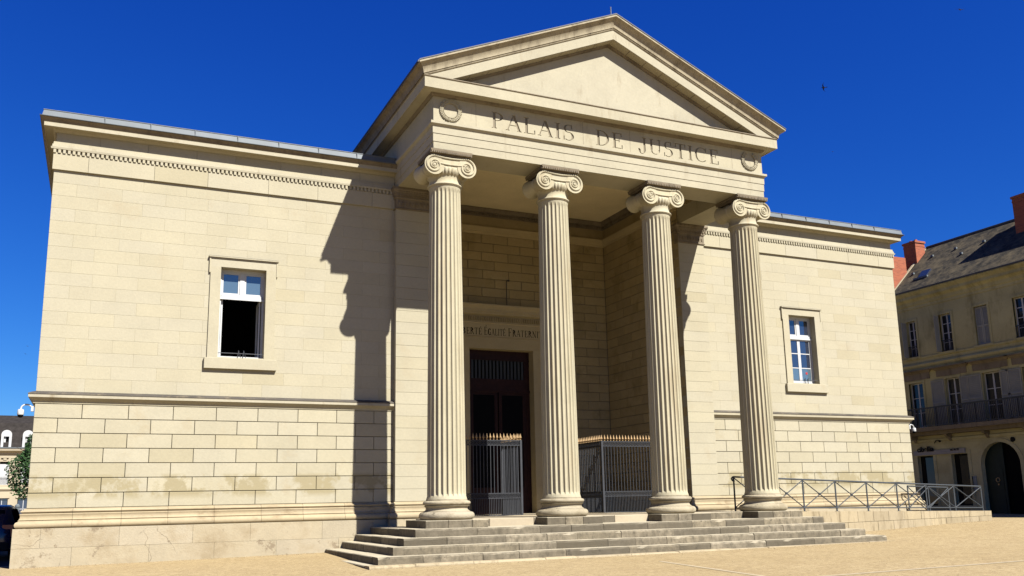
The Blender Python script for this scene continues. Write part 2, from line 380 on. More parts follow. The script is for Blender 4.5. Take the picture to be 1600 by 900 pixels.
def strip(name, pts, wd, mat, dz, label=None, n=24):
    mb = MB(); P = []
    (x0, y0), (x1, y1) = pts; L = math.hypot(x1-x0, y1-y0); px, py = -(y1-y0)/L*wd/2, (x1-x0)/L*wd/2
    for i in range(n+1):
        t = i/n; x, y = x0+(x1-x0)*t, y0+(y1-y0)*t
        P += [(x+px, y+py, gz(x+px, y+py)+dz), (x-px, y-py, gz(x-px, y-py)+dz)]
    mb.add(P, [(2*i, 2*i+1, 2*i+3, 2*i+2) for i in range(n)])
    mb.build(name, mat, None, (0, 0, 0), 40, kind='structure', label=label)
strip('paving_strip', ((-9, -15.25), (24, -15.25)), 0.13, 'pale', 0.008, 'thin pale stone line set in the plaza parallel to the front')
strip('paving_strip', ((-2.06, -9.4), (-2.72, -15.15)), 0.13, 'pale', 0.008, 'thin pale stone line running from the steps across the plaza')
strip('road', ((-23.2, 0.9), (-23.2, 32)), 8.6, 'asphalt', 0.012, 'dark asphalt side street in the shade left of the courthouse', 60)
strip('kerb_line', ((-28, 0.55), (-18.85, 0.55)), 0.5, 'pale', 0.012, 'pale paving band at the mouth of the side street')

# ------------------------------------------------------------------ courthouse
CH = thing('courthouse', (0, 0, 0), 'cream limestone neoclassical courthouse with ionic portico and pediment reading PALAIS DE JUSTICE', 'courthouse')

ROW_L, ROW_U = (4.945-1.734)/7, (12.578-5.319)/17
MOD = 1.3505
MESHES = {}
def block_obj(parent, fr_name, fr, u0, u1, v0, v1, d0, d1, ch, mat, name='stone_block'):
    """one stone; alike stones share mesh data"""
    key = (fr_name, round(u1-u0, 3), round(v1-v0, 3), d0, d1, ch, mat)
    c = fr((u0+u1)/2, v0, 0)
    if key not in MESHES:
        mb = MB(); mb.block(fr, u0, u1, v0, v1, d0, d1, ch); MESHES[key] = mb.mesh(name, mat, c)
    return place(name, MESHES[key], parent, c)
def course(u0, u1, off, mod, clip=None, jit=0, rnd=random):
    """joint positions of one course between u0 and u1; clip=(a,b) removed"""
    js = [u0]; x = u0+off
    while x < u1-0.25:
        if x > u0+0.25: js.append(x+rnd.uniform(-jit, jit))
        x += mod
    js.append(u1); out = []
    for a, b in zip(js, js[1:]):
        if clip and b > clip[0] and a < clip[1]:
            if a < clip[0]-0.03: out.append((a, clip[0]))
            if b > clip[1]+0.03: out.append((clip[1], b))
        else: out.append((a, b))
    return out

WIN = (11.64, 13.165, 6.63, 9.78)                            # opening |x0|,|x1|, z0, z1
for sg in (-1, 1):
    side = 'left' if sg < 0 else 'right'
    xa, xb = (-W, -A) if sg < 0 else (A, W)
    ox0, ox1 = sorted((sg*WIN[0], sg*WIN[1])); oz0, oz1 = WIN[2], WIN[3]
    # wall core with the window opening left free, hollow inside
    mb = MB(); yf, yb = 0.03, 0.62
    mb.box(xa+.02, xb-.02, yf, yb, -.6, 5.25)
    mb.mi = 1; yf = .004
    mb.box(xa+.02, ox0, yf, yb, 5.25, 13.9); mb.box(ox1, xb-.02, yf, yb, 5.25, 13.9)
    mb.box(ox0, ox1, yf, yb, 5.25, oz0); mb.box(ox0, ox1, yf, yb, oz1, 13.9); mb.mi = 0
    xo = sg*W; mb.box(min(xo, xo-sg*.6), max(xo, xo-sg*.6), yb, WB, -.6, 13.9)
    mb.box(xa, xb, WB-.6, WB, -.6, 13.9)
    wall = mb.build('wing_wall', ['core', 'mortar'], CH, label=f'{side} wing front of pale ashlar with one window')
    fr = FR_FRONT(0.0)
    # rusticated lower courses: every stone its own object
    for r in range(7):
        z0 = 1.734+r*ROW_L; rr = 6-r
        off = (-17.167+W) if rr % 2 == 0 else (-17.837+W)
        for a, b in course(-W, -A, off, MOD):
            if sg > 0: a, b = -b, -a
            block_obj(wall, 'f', fr, a+.009, b-.009, z0+.010, z0+ROW_L-.010, -.06, .03, .007, 'rust')
    # upper ashlar
    stuff = MB()
    for r in range(17):
        z0 = 5.319+r*ROW_U; z1 = z0+ROW_U
        clip = (-WIN[1]-.1, -WIN[0]+.1) if z1 > oz0+.02 and z0 < oz1-.02 else None
        off = ((-17.146+W) if r % 2 == 0 else (-17.793+W))
        for a, b in course(-W, -A, off, 1.37, clip):
            if sg > 0: a, b = -b, -a
            g = random.choice((.004, .0045, .006))
            if sg < 0: block_obj(wall, 'f', fr, a+.0045, b-.0045, z0+.0045, z1-.0045, -.05, 0.0, .003, 'stone')
            else: stuff.block(fr, a+g, b-g, z0+g, z1-g, -.05, random.uniform(-.0015, .001), .003)
    if sg > 0: stuff.build('stone_block', 'stone', CH, kind='stuff', label='upper ashlar courses of the right wing')
    # plinth stones
    frp = FR_FRONT(-.304); pl = MB(); pl.box(xa+sg*.25, xb, -.27, .1, -.8, 1.13)
    plinth = pl.build('plinth', 'core', CH, label=f'weathered plinth of the {side} wing')
    for r, (z0, z1) in enumerate(((-.7, .56), (.56, 1.141))):
        for a, b in course(-W-.304, -A, .9 if r else 1.7, 2.05, None, .2):
            if sg > 0: a, b = -b, -a
            block_obj(plinth, 'p', frp, a+.002, b-.002, z0+.002, z1-.002, -.2, round(random.uniform(-.004, .003), 3), .004, 'plinth', 'plinth_stone')
    # mouldings
    path = [(-W, WB), (-W, 0), (-A, 0)] if sg < 0 else [(A, 0), (W, 0), (W, WB)]
    def sw(prof, name, mat, smooth=None, p=path, lab=None, mats=None):
        mb = MB(); mb.sweep(prof, p, side=-1 if False else 1); return mb
    def wingsweep(prof):
        mb = MB(); mb.sweep(prof, path, side=-1); return mb
    # base moulding cut into its stones
    def arc(cd, cz, rd, rz, a0, a1, n): return [(cd+rd*math.cos(R(a0+(a1-a0)*i/n)), cz+rz*math.sin(R(a0+(a1-a0)*i/n))) for i in range(n+1)]
    prof = [(-.05, 1.142)]+arc(.19, 1.245, .085, .10, -88, 88, 8)+[(.185, 1.36), (.165, 1.37)]+arc(.215, 1.49, .075, .105, 250, 140, 5)+[(.15, 1.575), (.10, 1.58), (.10, 1.60)]+arc(.095, 1.645, .045, .04, -80, 85, 6)+[(.06, 1.69), (.045, 1.732), (-.05, 1.733)]
    x = -W; cuts = [-W]
    while x < -A-2.0: x += random.uniform(1.25, 1.6); cuts.append(x)
    cuts.append(-A)
    for i, (a, b) in enumerate(zip(cuts, cuts[1:])):
        mb = MB()
        if i == 0: pth = [(-W, 3.0), (-W, 0), (b-.004, 0)]
        else: pth = [(a+.004, 0), (b-.004, 0)]
        if sg > 0: pth = [(-q[0], q[1]) for q in pth][::-1]
        mb.sweep(prof, pth, side=1); mb.build('base_moulding', 'base', CH, smooth=35)
    # string course
    mb = wingsweep([(-.05, 4.946), (.05, 4.946), (.055, 5.0), (.07, 5.03), (.11, 5.06), (.15, 5.10), (.165, 5.115), (.187, 5.12), (.187, 5.205), (-.05, 5.22)])
    mb2 = MB(); mb2.sweep([(-.02, 5.206), (.187, 5.206), (.2, 5.215), (.2, 5.24), (.12, 5.285), (0.0, 5.325), (-.02, 5.33)], path, side=1)
    mb = MB(); mb.sweep([(-.05, 4.946), (.05, 4.946), (.055, 5.0), (.07, 5.03), (.11, 5.06), (.15, 5.10), (.165, 5.115), (.187, 5.12), (.187, 5.205), (-.05, 5.205)], path, side=1)
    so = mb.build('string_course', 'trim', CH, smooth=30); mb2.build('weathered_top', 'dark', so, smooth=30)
    # architrave with joints, dentils, frieze, cornice
    for a, b in course(-W-.05, -A, 1.1, 1.9, None, .1):
        if sg > 0: a, b = -b, -a
        block_obj(wall, 'f', fr, a+.004, b-.004, 12.578, 13.128, -.02, .078, .004, 'stone', 'architrave_block')
    mb = MB(); xs = -W-.05
    while xs < -A-.05:
        mb.box(*sorted((-sg*xs*1.0, -sg*(xs+.078)*1.0)) if sg > 0 else (xs, xs+.078), -.115, -.02, 13.135, 13.262); xs += .142
    mb.build('dentil_band', 'trim', CH, kind='stuff', label=f'small dentils under the {side} wing cornice')
    mb = MB(); mb.sweep([(-.05, 13.129), (.045, 13.129), (.045, 13.262), (.125, 13.264), (.135, 13.33), (.10, 13.335), (.095, 13.43), (.07, 13.44), (.06, 13.53), (-.05, 13.535)], path, side=1)
    mb.build('frieze_moulding', 'trim', CH, smooth=30)
    for a, b in course(-W, -A, 1.4, 1.45, None, .1):
        if sg > 0: a, b = -b, -a
        block_obj(wall, 'f', fr, a+.006, b-.006, 13.536, 13.862, -.03, .01, .005, 'stone', 'frieze_block')
    mb = MB(); mb.sweep([(-.1, 13.862), (.05, 13.862), (.065, 13.885), (.09, 13.90), (.12, 13.94), (.33, 13.935), (.335, 13.928), (.364, 13.928), (.364, 14.055), (.375, 14.065), (-.1, 14.066)], path, side=1)
    cor = mb.build('cornice', 'trim', CH, smooth=30, label=f'cornice of the {side} wing')
    mb = MB(); mb.sweep([(-.1, 14.067), (.372, 14.067), (.385, 14.10), (.40, 14.13), (.44, 14.165), (.475, 14.19), (.475, 14.205), (-.1, 14.206)], path, side=1)
    mb.build('cornice_top', 'weath', cor, smooth=30)
    # zinc gutter in sheets
    pth = path
    mb = MB(); mb.sweep([(-.3, 14.207), (.50, 14.207), (.505, 14.222), (.44, 14.235), (.40, 14.43), (.415, 14.45), (.41, 14.465), (-.3, 14.50)], path, side=1)
    z = mb.build('zinc_gutter', 'zinc', CH, smooth=30, label=f'zinc gutter along the {side} wing roof edge')
    xs = -W
    while xs < -A-.6:
        xs += 1.42; xx = xs if sg < 0 else -xs
        mb = MB(); mb.box(xx-.012, xx+.012, -.452, -.38, 14.236, 14.452); mb.build('zinc_seam', 'zinc', z)
    mb = MB(); mb.box(min(xa, xb)+(.02), max(xa, xb)-.02, .1, WB-.05, 13.95, 14.44); mb.box(xa, xb, -.40, WB, 14.452, 14.475)
    mb.build('wing_roof', 'lead', CH)

    # ---------------- window
    wx0, wx1 = ox0, ox1; cxw = (ox0+ox1)/2
    wn_ = MB()
    wn_.fbox(fr, wx0-.34, wx0, oz0-.02, oz1, -.1, .055); wn_.fbox(fr, wx1, wx1+.34, oz0-.02, oz1, -.1, .055)
    wn_.fbox(fr, wx0-.34, wx1+.34, oz1, oz1+.27, -.1, .055)
    # reveals
    wn_.box(wx0-.02, wx0+.005, -.04, .42, oz0+.021, oz1-.006); wn_.box(wx1-.005, wx1+.02, -.04, .42, oz0+.021, oz1-.006); wn_.box(wx0-.02, wx1+.02, -.04, .42, oz1-.005, oz1+.02)
    win = wn_.build('window', 'stone', CH, label=('white framed window with its lower half wide open' if sg < 0 else 'closed casement window with a small red sticker'))
    mb = MB()
    mb.prism(fr, [(wx0-.385, oz1-.22), (wx0-.341, oz1-.22), (wx0-.341, oz1+.275), (wx1+.341, oz1+.275), (wx1+.341, oz1-.22), (wx1+.385, oz1-.22), (wx1+.385, oz1+.32), (wx0-.385, oz1+.32)], -.05, .075)
    mb.fbox(fr, wx0-.41, wx1+.41, oz1+.321, oz1+.355, -.05, .12); mb.build('lintel', 'stone', win)
    mb = MB(); mb.block(fr, wx0-.43, wx1+.43, oz0-.39, oz0-.021, -.1, .125, .01); mb.block(fr, wx0-.02, wx1+.02, oz0-.05, oz0+.02, -.45, .05, .01)
    mb.build('sill', 'stone', win)
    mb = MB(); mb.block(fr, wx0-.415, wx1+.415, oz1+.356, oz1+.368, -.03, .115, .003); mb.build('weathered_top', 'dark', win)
    yw = .27
    tz0, tz1 = oz0+2.10, oz0+2.26                              # transom bar
    mb = MB(); t = .075
    mb.box(wx0, wx0+t, yw, yw+.1, oz0+.02, oz1); mb.box(wx1-t, wx1, yw, yw+.1, oz0+.02, oz1); mb.box(wx0+t, wx1-t, yw, yw+.1, oz1-t-.03, oz1)
    mb.box(wx0+t, wx1-t, yw-.03, yw+.1, tz0, tz1); mb.box(wx0, wx1, yw-.05, yw-.031, tz0-.02, tz0+.05); mb.box(wx0+t, wx1-t, yw, yw+.1, oz0+.02, oz0+.10)
    mb.box(cxw-.075, cxw+.075, yw-.005, yw+.09, tz1, oz1-t-.03)
    frame = mb.build('window_frame', 'white', win)
    def leaf(x0, x1, z0, z1, bars, parent, tt=.06):
        m = MB(); m.box(x0, x0+tt, yw+.02, yw+.08, z0, z1); m.box(x1-tt, x1, yw+.02, yw+.08, z0, z1)
        m.box(x0+tt, x1-tt, yw+.02, yw+.08, z0, z0+tt); m.box(x0+tt, x1-tt, yw+.02, yw+.08, z1-tt, z1)
        for zb in bars: m.box(x0+tt, x1-tt, yw+.025, yw+.07, zb-.022, zb+.022)
        return m
    for k in (0, 1):
        x0, x1 = (wx0+t, cxw-.075) if k == 0 else (cxw+.075, wx1-t)
        leaf(x0, x1, tz1, oz1-t-.03, [], win).build('transom_light', 'white', win)
        m = MB(); m.box(x0+.06, x1-.06, yw+.045, yw+.05, tz1+.06, oz1-t-.09); m.build('pane', 'cglass' if sg < 0 else 'glass', win)  # left transom: sky reflection put into the pane colour
    if sg > 0:
        zl0 = oz0+.10; h = (tz0-zl0)/3
        for k in (0, 1):
            x0, x1 = (wx0+t, cxw) if k == 0 else (cxw, wx1-t)
            leaf(x0+.002, x1-.002, zl0, tz0, [zl0+h, zl0+2*h], win, .075).build('casement', 'white', win)
            for q in range(3):
                m = MB(); m.box(x0+.075, x1-.075, yw+.04, yw+.045, zl0+q*h+.03, zl0+(q+1)*h-.03); m.build('pane', 'glass' if q else 'cglass', win)
            m = MB(); m.box(x0+.08, x1-.08, yw+.09, yw+.1, zl0, zl0+h); m.build('curtain', 'curtain', win)
        m = MB(); m.lathe([(.06, 0), (.06, .004)], 14); m.V = [(cxw+.36+x, yw+.036-z, zl0+h*.66+y) for x, y, z in m.V]; m.build('sticker', 'red', win)
    else:
        for xx, sx in ((wx0+t+.02, 1), (wx1-t-.08, -1)):
            m = MB(); m.box(xx, xx+.05, yw+.1, yw+.72, oz0+.12, oz0+.2); m.box(xx, xx+.05, yw+.1, yw+.72, tz0-.08, tz0); m.box(xx, xx+.05, yw+.1, yw+.17, oz0+.2, tz0-.08); m.box(xx, xx+.05, yw+.65, yw+.72, oz0+.2, tz0-.08)
            m.build('casement', 'white', win)
        # shadow-dark room behind
    m = MB(); m.box(wx0-.05, wx1+.05, 3.6, 3.7, oz0-.8, oz1+.5); m.build('room_wall', 'black', win)
    m = MB(); m.tube([(wx0+.02, .03, oz0+.17), (wx1-.02, .03, oz0+.17)], .012, 6)
    for xx in (cxw-.05, cxw+.12):
        m.tube([(xx-.06, .02, oz0+.02), (xx, .02, oz0+.24), (xx+.05, .02, oz0+.02)], .012, 6)
        m.tube([(xx-.06, -.07, oz0+.02), (xx-.03, -.07, oz0+.26)], .012, 6)
    m.build('sill_rail', 'iron', win)

    # ---------------- anta
    a0, a1 = (-A, -B) if sg < 0 else (B, A)
    mb = MB(); mb.box(a0+.02, a1-.02, YA+.03, .8, -.3, ZSOF)
    anta = mb.build('anta', 'core', CH, label=f'{side} corner pier of the porch')
    frA = FR_FRONT(YA); nr = 25; hz = (12.53-1.74)/nr
    for r in range(nr):
        block_obj(anta, 'a', frA, a0, a1, 1.74+r*hz+.003, 1.74+(r+1)*hz-.003, -.3, 0.0, .004, 'stone', 'anta_block')
    pa = [(a0, .3), (a0, YA), (a1, YA), (a1, 5.8 if True else 0)]
    pa = [(a0, .0), (a0, YA), (a1, YA), (a1, .9)]
    mb = MB(); mb.sweep(prof, pa, side=1); mb.build('anta_base', 'base', anta, smooth=35)
    mb = MB(); mb.sweep([(-.05, -.3), (.25, -.3), (.25, 1.13), (-.05, 1.14)], pa, side=1); mb.build('anta_plinth', 'plinth', anta)
    capp = [(-.05, 12.53), (.03, 12.53), (.05, 12.56), (.03, 12.59), (.015, 12.60), (.015, 12.93), (.05, 12.95), (.06, 12.99), (.05, 13.0), (.05, 13.03), (.10, 13.12), (.11, 13.14), (.11, 13.17), (.16, 13.26), (.17, 13.27), (.17, 13.36), (-.05, 13.362)]
    mb = MB(); mb.sweep(capp, pa, side=1); cap = mb.build('anta_capital', 'weath' if sg < 0 else 'weath', anta, smooth=25)
    mb = MB(); xs = a0
    while xs < a1: mb.box(xs, xs+.05, YA-.10, YA-.04, 13.035, 13.115); mb.box(xs+.02, xs+.06, YA-.15, YA-.09, 13.18, 13.25); xs += .105
    ys = YA
    while ys < .85:
        for xo_, s2 in ((a0, -1), (a1, 1)):
            if not (s2 == -1 and sg < 0 and ys > -.05) and not (s2 == 1 and sg > 0 and ys > -.05):
                xx = sorted((xo_+s2*.04, xo_+s2*.10)); mb.box(xx[0], xx[1], ys, ys+.05, 13.035, 13.115)
        ys += .105
    for k in range(9):
        xx = a0+.1+k*(a1-a0-.2)/8; mb.lathe([(.0, 12.66), (.035, 12.70), (.045, 12.78), (.0, 12.88)], 6, (xx, YA-.012, 0))
    mb.build('egg_ornament', 'weath', cap, kind='stuff')

# ---------------- porch interior: back wall, side walls, ceiling
frB = FR_FRONT(YR)
DH, DZ = 1.60, 8.56
mb = MB(); mb.box(-B-.6, -DH-.02, YR+.03, YR+.6, .5, 15.6); mb.box(DH+.02, B+.6, YR+.03, YR+.6, .5, 15.6); mb.box(-DH-.02, DH+.02, YR+.03, YR+.6, DZ+.02, 15.6)
for s in (-1, 1): x = s*(B+.33); mb.box(x-.3, x+.3, .8, YR+.03, .5, 15.6)
pw = mb.build('porch_wall', 'core', CH, label='shaded walls of the recessed porch')
mb = MB(); nrow = 30; hz = (14.0-1.15)/nrow
for r in range(nrow):
    z0 = 1.15+r*hz; g = .013
    clip = (-2.0, 2.0) if z0 < 10.5 else None
    for a, b in course(-B, B, .7 if r % 2 else 1.35, 1.35, clip, .06):
        mb.block(frB, a+g, b-g, z0+g, z0+hz-g, -.05, random.uniform(-.002, .002), .012)
    for s, fr in ((-1, FR_RIGHT(-B)), (1, FR_LEFT(B))):
        for a, b in course(YA+.02, YR, .7 if r % 2 else 1.35, 1.35, None, .05):
            mb.block(fr, a+g, b-g, z0+g, z0+hz-g, -.05 if a > .5 else -.02, random.uniform(-.001, .002), .012)
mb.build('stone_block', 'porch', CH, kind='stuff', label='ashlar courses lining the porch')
pin = [(-B, -.25), (-B, YR), (B, YR), (B, -.25)]
mb = MB(); mb.sweep([(-.05, 13.98), (.03, 13.99), (.04, 14.12), (.06, 14.13), (.08, 14.2), (.13, 14.3), (.13, 14.36), (.04, 14.40), (-.05, 14.40)], pin, side=1); mb.build('porch_moulding', 'doorstone', CH, smooth=30)
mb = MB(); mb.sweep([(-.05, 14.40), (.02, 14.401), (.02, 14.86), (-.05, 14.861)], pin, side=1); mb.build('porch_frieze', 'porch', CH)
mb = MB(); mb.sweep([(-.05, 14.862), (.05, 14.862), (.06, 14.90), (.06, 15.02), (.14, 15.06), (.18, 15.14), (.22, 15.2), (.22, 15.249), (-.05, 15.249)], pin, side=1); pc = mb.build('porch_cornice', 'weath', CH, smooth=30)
mb = MB(); xs = -B+.1
while xs < B-.1: mb.box(xs, xs+.07, YR-.13, YR-.05, 14.91, 15.015); xs += .13
ys = -.2
while ys < YR-.1: mb.box(B-.13, B-.05, ys, ys+.07, 14.91, 15.015); mb.box(-B+.05, -B+.13, ys, ys+.07, 14.91, 15.015); ys += .13
mb.build('dentil_band', 'weath', pc, kind='stuff')
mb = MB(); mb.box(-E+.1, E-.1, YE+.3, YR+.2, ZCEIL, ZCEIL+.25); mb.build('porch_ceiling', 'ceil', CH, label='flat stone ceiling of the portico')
# doorcase
dc = MB(); dc.fbox(frB, -DH-.38, -DH, 1.1, DZ, -.5, .07); dc.fbox(frB, DH, DH+.38, 1.1, DZ, -.5, .07); dc.fbox(frB, -DH-.38, DH+.38, DZ, 9.07, -.5, .07)
dcase = dc.build('doorcase', 'doorstone', CH, label='stone doorcase with motto and dentilled cornice')
mb = MB(); mb.sweep([(-.1, 9.071), (.10, 9.071), (.12, 9.09), (.10, 9.11), (.075, 9.12), (.075, 9.72), (.10, 9.73), (.12, 9.76), (.12, 9.78), (.10, 9.79), (.10, 10.06), (.17, 10.08), (.30, 10.12), (.32, 10.2), (.36, 10.22), (.36, 10.34), (.45, 10.48), (.47, 10.5), (.47, 10.56), (-.1, 10.64)], [(-DH-.7, YR+.05), (-DH-.7, YR), (DH+.7, YR), (DH+.7, YR+.05)], side=1)
mb.build('door_cornice', 'doorstone', dcase, smooth=30)
mb = MB(); xs = -DH-.75
while xs < DH+.72: mb.box(xs, xs+.06, YR-.165, YR-.09, 9.83, 10.03); xs += .115
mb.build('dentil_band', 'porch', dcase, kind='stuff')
mb = MB(); mb.tube([(.22, YR-.25, 10.6), (.22, YR-.25, 11.8), (.3, YR-.25, 11.82)], .022, 6); mb.lathe([(.05, 0), (.07, .04), (.03, .08)], 8, (.32, YR-.25, 11.76)); mb.build('conduit', 'iron', dcase)
# door
YD = YR+.42
mb = MB(); mb.box(-DH, DH, YD, YD+.12, 8.12, DZ); mb.box(-DH, -1.33, YD, YD+.12, 6.75, 8.12); mb.box(1.33, DH, YD, YD+.12, 6.75, 8.12); mb.box(-1.33, 1.33, YD, YD+.12, 6.68, 7.24); mb.box(-DH, DH, YD-.05, YD-.001, 6.62, 6.74); mb.box(-DH, DH, YD-.03, YD-.001, 8.10, 8.16)
mb.box(-DH, -DH+.2, YD, YD+.12, 1.13, 6.68); mb.box(DH-.2, DH, YD, YD+.12, 1.13, 6.68)
door = mb.build('entrance_door', 'wood', CH, label='tall dark red wooden doorway with barred transom')
for k in range(15):
    x = -1.26+k*.18; mb = MB(); mb.box(x-.05, x+.05, YD+.03, YD+.07, 7.24, 8.12); mb.build('transom_bar', 'rail', door)
mb = MB(); mb.box(-1.33, 1.33, YD+.1, YD+.11, 7.24, 8.12); mb.build('transom_back', 'black', door)
for s in (-1, 1):
    x0, x1 = (-1.4, -.03) if s < 0 else (.03, 1.4)
    mb = MB(); mb.box(x0, x0+.16, YD+.02, YD+.1, 1.14, 6.66); mb.box(x1-.16, x1, YD+.02, YD+.1, 1.14, 6.66); mb.box(x0+.16, x1-.16, YD+.02, YD+.1, 1.14, 2.3); mb.box(x0+.16, x1-.16, YD+.02, YD+.1, 6.5, 6.66); mb.box(x0+.16, x1-.16, YD+.02, YD+.1, 4.4, 4.52)
    lf = mb.build('door_leaf', 'wood', door)
    for z0, z1 in ((2.3, 4.4), (4.52, 6.5)):
        mb = MB(); mb.box(x0+.16, x1-.16, YD+.05, YD+.06, z0, z1); mb.build('pane', 'dglass', lf)
mb = MB(); mb.box(-DH-.02, DH+.02, YD+.12, YD+.5, 1.0, DZ+.1); mb.build('vestibule', 'black', door)

# ---------------- lettering (own serif capitals, unit cap height)
def rect(x0, x1, y0, y1): return [(x0, y0), (x1, y0), (x1, y1), (x0, y1)]
def bowl(cx, cy, rx, ry, a0, a1, thick, thin, n=14):
    o, i = [], []
    for k in range(n+1):
        a = R(a0+(a1-a0)*k/n); c, s = math.cos(a), math.sin(a)
        t = thin+(thick-thin)*abs(c)**1.5
        o.append((cx+rx*c, cy+ry*s)); i.append((cx+(rx-t)*c, cy+(ry-thin-(t-thin)*.25)*s))
    return o+i[::-1]
def diag(x0, y0, x1, y1, t): return [(x0-t/2, y0), (x0+t/2, y0), (x1+t/2, y1), (x1-t/2, y1)]
T, H, SF = .125, .04, .10
def sf(x, y, h=SF): return rect(x-h, x+h, y, y+.045) if y < .5 else rect(x-h, x+h, y-.045, y)
def stem(x, t=T): return [rect(x-t/2, x+t/2, 0, 1), sf(x, 0, t/2+.06), sf(x, 1, t/2+.06)]
def glyph(c):
    acc = c == 'É'; c = 'E' if acc else c
    if c == 'I': g, wd = stem(.16), .32
    elif c == 'P': g, wd = stem(.16)+[bowl(.22, .73, .36, .27, -90, 90, T, H), rect(.16, .23, .46, .50), rect(.16, .23, .96, 1)], .62
    elif c == 'L': g, wd = stem(.16)+[rect(.16, .58, 0, .045), rect(.535, .58, 0, .26)], .62
    elif c == 'D': g, wd = stem(.16)+[bowl(.25, .5, .50, .5, -90, 90, T, H), rect(.16, .26, 0, .04), rect(.16, .26, .96, 1)], .80
    elif c in 'EF':
        g = stem(.16)+[rect(.16, .57, .955, 1), rect(.525, .57, .76, 1), rect(.16, .44, .49, .535), rect(.40, .44, .41, .615)]; wd = .62
        if c == 'E': g += [rect(.16, .60, 0, .045), rect(.555, .60, 0, .25)]
        if acc: g.append([(.30, 1.06), (.36, 1.06), (.50, 1.22), (.40, 1.22)])
    elif c == 'T': g, wd = [rect(.27, .39, 0, 1), sf(.33, 0, .12), rect(.02, .64, .955, 1), rect(.02, .065, .74, 1), rect(.595, .64, .74, 1)], .66
    elif c == 'A': g, wd = [diag(.06, 0, .36, 1, .05), diag(.64, 0, .36, 1, .13), rect(.17, .53, .32, .365), sf(.07, 0, .09), sf(.63, 0, .11)], .72
    elif c == 'S': g, wd = [bowl(.30, .74, .25, .26, 60, 270, .11, H), bowl(.28, .26, .28, .28, -130, 88, .12, H), rect(.43, .47, .74, 1), rect(.04, .08, 0, .26)], .60
    elif c in 'CG':
        g = [bowl(.44, .5, .41, .5, 48, 312, T, H), rect(.69, .73, .70, 1)]; wd = .80
        if c == 'G': g += [rect(.61, .72, 0.04, .42), rect(.52, .78, .40, .445)]
    elif c == 'J': g, wd = [rect(.30, .42, .18, 1), sf(.36, 1, .12), bowl(.21, .20, .21, .30, 180, 360, T, H), rect(.0, .08, .17, .25)], .52
    elif c == 'U': g, wd = [rect(.09, .21, .30, 1), sf(.15, 1, .12), rect(.60, .655, .30, 1), sf(.63, 1, .10), bowl(.3725, .32, .2825, .32, 180, 360, .1, H)], .76
    elif c == 'B': g, wd = stem(.16)+[bowl(.22, .75, .31, .25, -90, 90, T, H), bowl(.22, .26, .37, .26, -90, 90, T, H), rect(.16, .23, 0, .04), rect(.16, .23, .48, .52), rect(.16, .23, .96, 1)], .64
    elif c == 'R': g, wd = stem(.16)+[bowl(.22, .74, .34, .26, -90, 90, T, H), rect(.16, .23, .48, .52), rect(.16, .23, .96, 1), diag(.66, 0, .34, .5, .13), sf(.68, 0, .08)], .72
    elif c == 'N': g, wd = [rect(.11, .16, 0, 1), rect(.61, .66, 0, 1), diag(.62, 0, .14, 1, .13), sf(.135, 0, .1), sf(.11, 1, .1), sf(.635, 1, .1)], .76
    else: g, wd = [], .4
    return g, wd
def textpolys(txt, x0, x1, z0, h, sx=None, big=1.0):
    """letters fitted between x0 and x1; returns per-letter polygon lists"""
    items = []; x = 0; first = True
    for c in txt:
        if c == ' ': x += .42; first = True; continue
        k = big if first else 1.0; first = False
        g, wd = glyph(c); items.append((x, k, g)); x += wd*k+.10
    x -= .10; s = (x1-x0)/x
    return [[[(x0+(ox+px*k)*s, z0+pz*h*k) for px, pz in poly] for poly in g] for ox, k, g in items]

# motto over the door
T, H = .25, .12
for word, xa_, xb_ in (('LIBERTÉ', -2.27, -.985), ('ÉGALITÉ', -.87, .205), ('FRATERNITÉ', .335, 2.27)):
    for L in textpolys(word, xa_, xb_, 9.19, .31, big=1.2):
        mb = MB()
        for i, poly in enumerate(L): mb.prism(FR_FRONT(YR-.075), poly, -.02, .004+.0003*i)
        mb.build('letter', 'ink', dcase)
T, H = .125, .04
# ---------------- portico entablature
pth = [(-E, WB), (-E, YE), (E, YE), (E, WB)]
core = MB(); core.box(-E+.05, E-.05, YR+.3, WB-.2, 13.9, 15.9); core.box(-E+.05, -B-.02, .41, YR+.3, 13.4, 15.9); core.box(B+.02, E-.05, .41, YR+.3, 13.4, 15.9); core.box(-E+.05, E-.05, YE+.5, YR+.3, 15.51, 15.9); core.build('upper_hall_wall', 'core', CH)
ent = MB()
TH = 2*(E-C1)
def beam(z0, z1, o):          # architrave ring: front beam and two side beams, o = outward growth
    ent.box(-E-o, E+o, YE-o, YE+TH, z0, z1)
    for s in (-1, 1):
        a, b = sorted((s*(E+o), s*(E-TH))); ent.box(a, b, YE+TH, YA+.35, z0, z1)
arch_prof = [(-.3, 13.363), (0, 13.363), (0, 13.635), (.018, 13.637), (.018, 13.925), (.036, 13.927), (.036, 14.165), (.05, 14.17), (.05, 14.19), (.08, 14.22), (.115, 14.245), (.1235, 14.25), (.1235, 14.335), (-.3, 14.336)]
ent.box(-E+.05, E-.05, YE+.05, YE+TH, ZSOF, ZFT)
for s in (-1, 1):
    a, b = sorted((s*(E-.05), s*(E-TH))); ent.box(a, b, YE+TH, .4, ZSOF, ZFT)
en = ent.build('entablature', 'trim', CH, label='entablature carried by the four columns')
mb = MB(); mb.sweep(arch_prof, [(-E, .35), (-E, YE), (E, YE), (E, .35)], side=1); mb.build('architrave', 'trim', en, smooth=25)
mb = MB(); mb.sweep([(-.2, 13.9), (0.002, 13.9), (.002, ZFT), (-.2, ZFT+.001)], [(-E, WB), (-E, .35)], side=1); mb.build('side_frieze', 'trim', en)
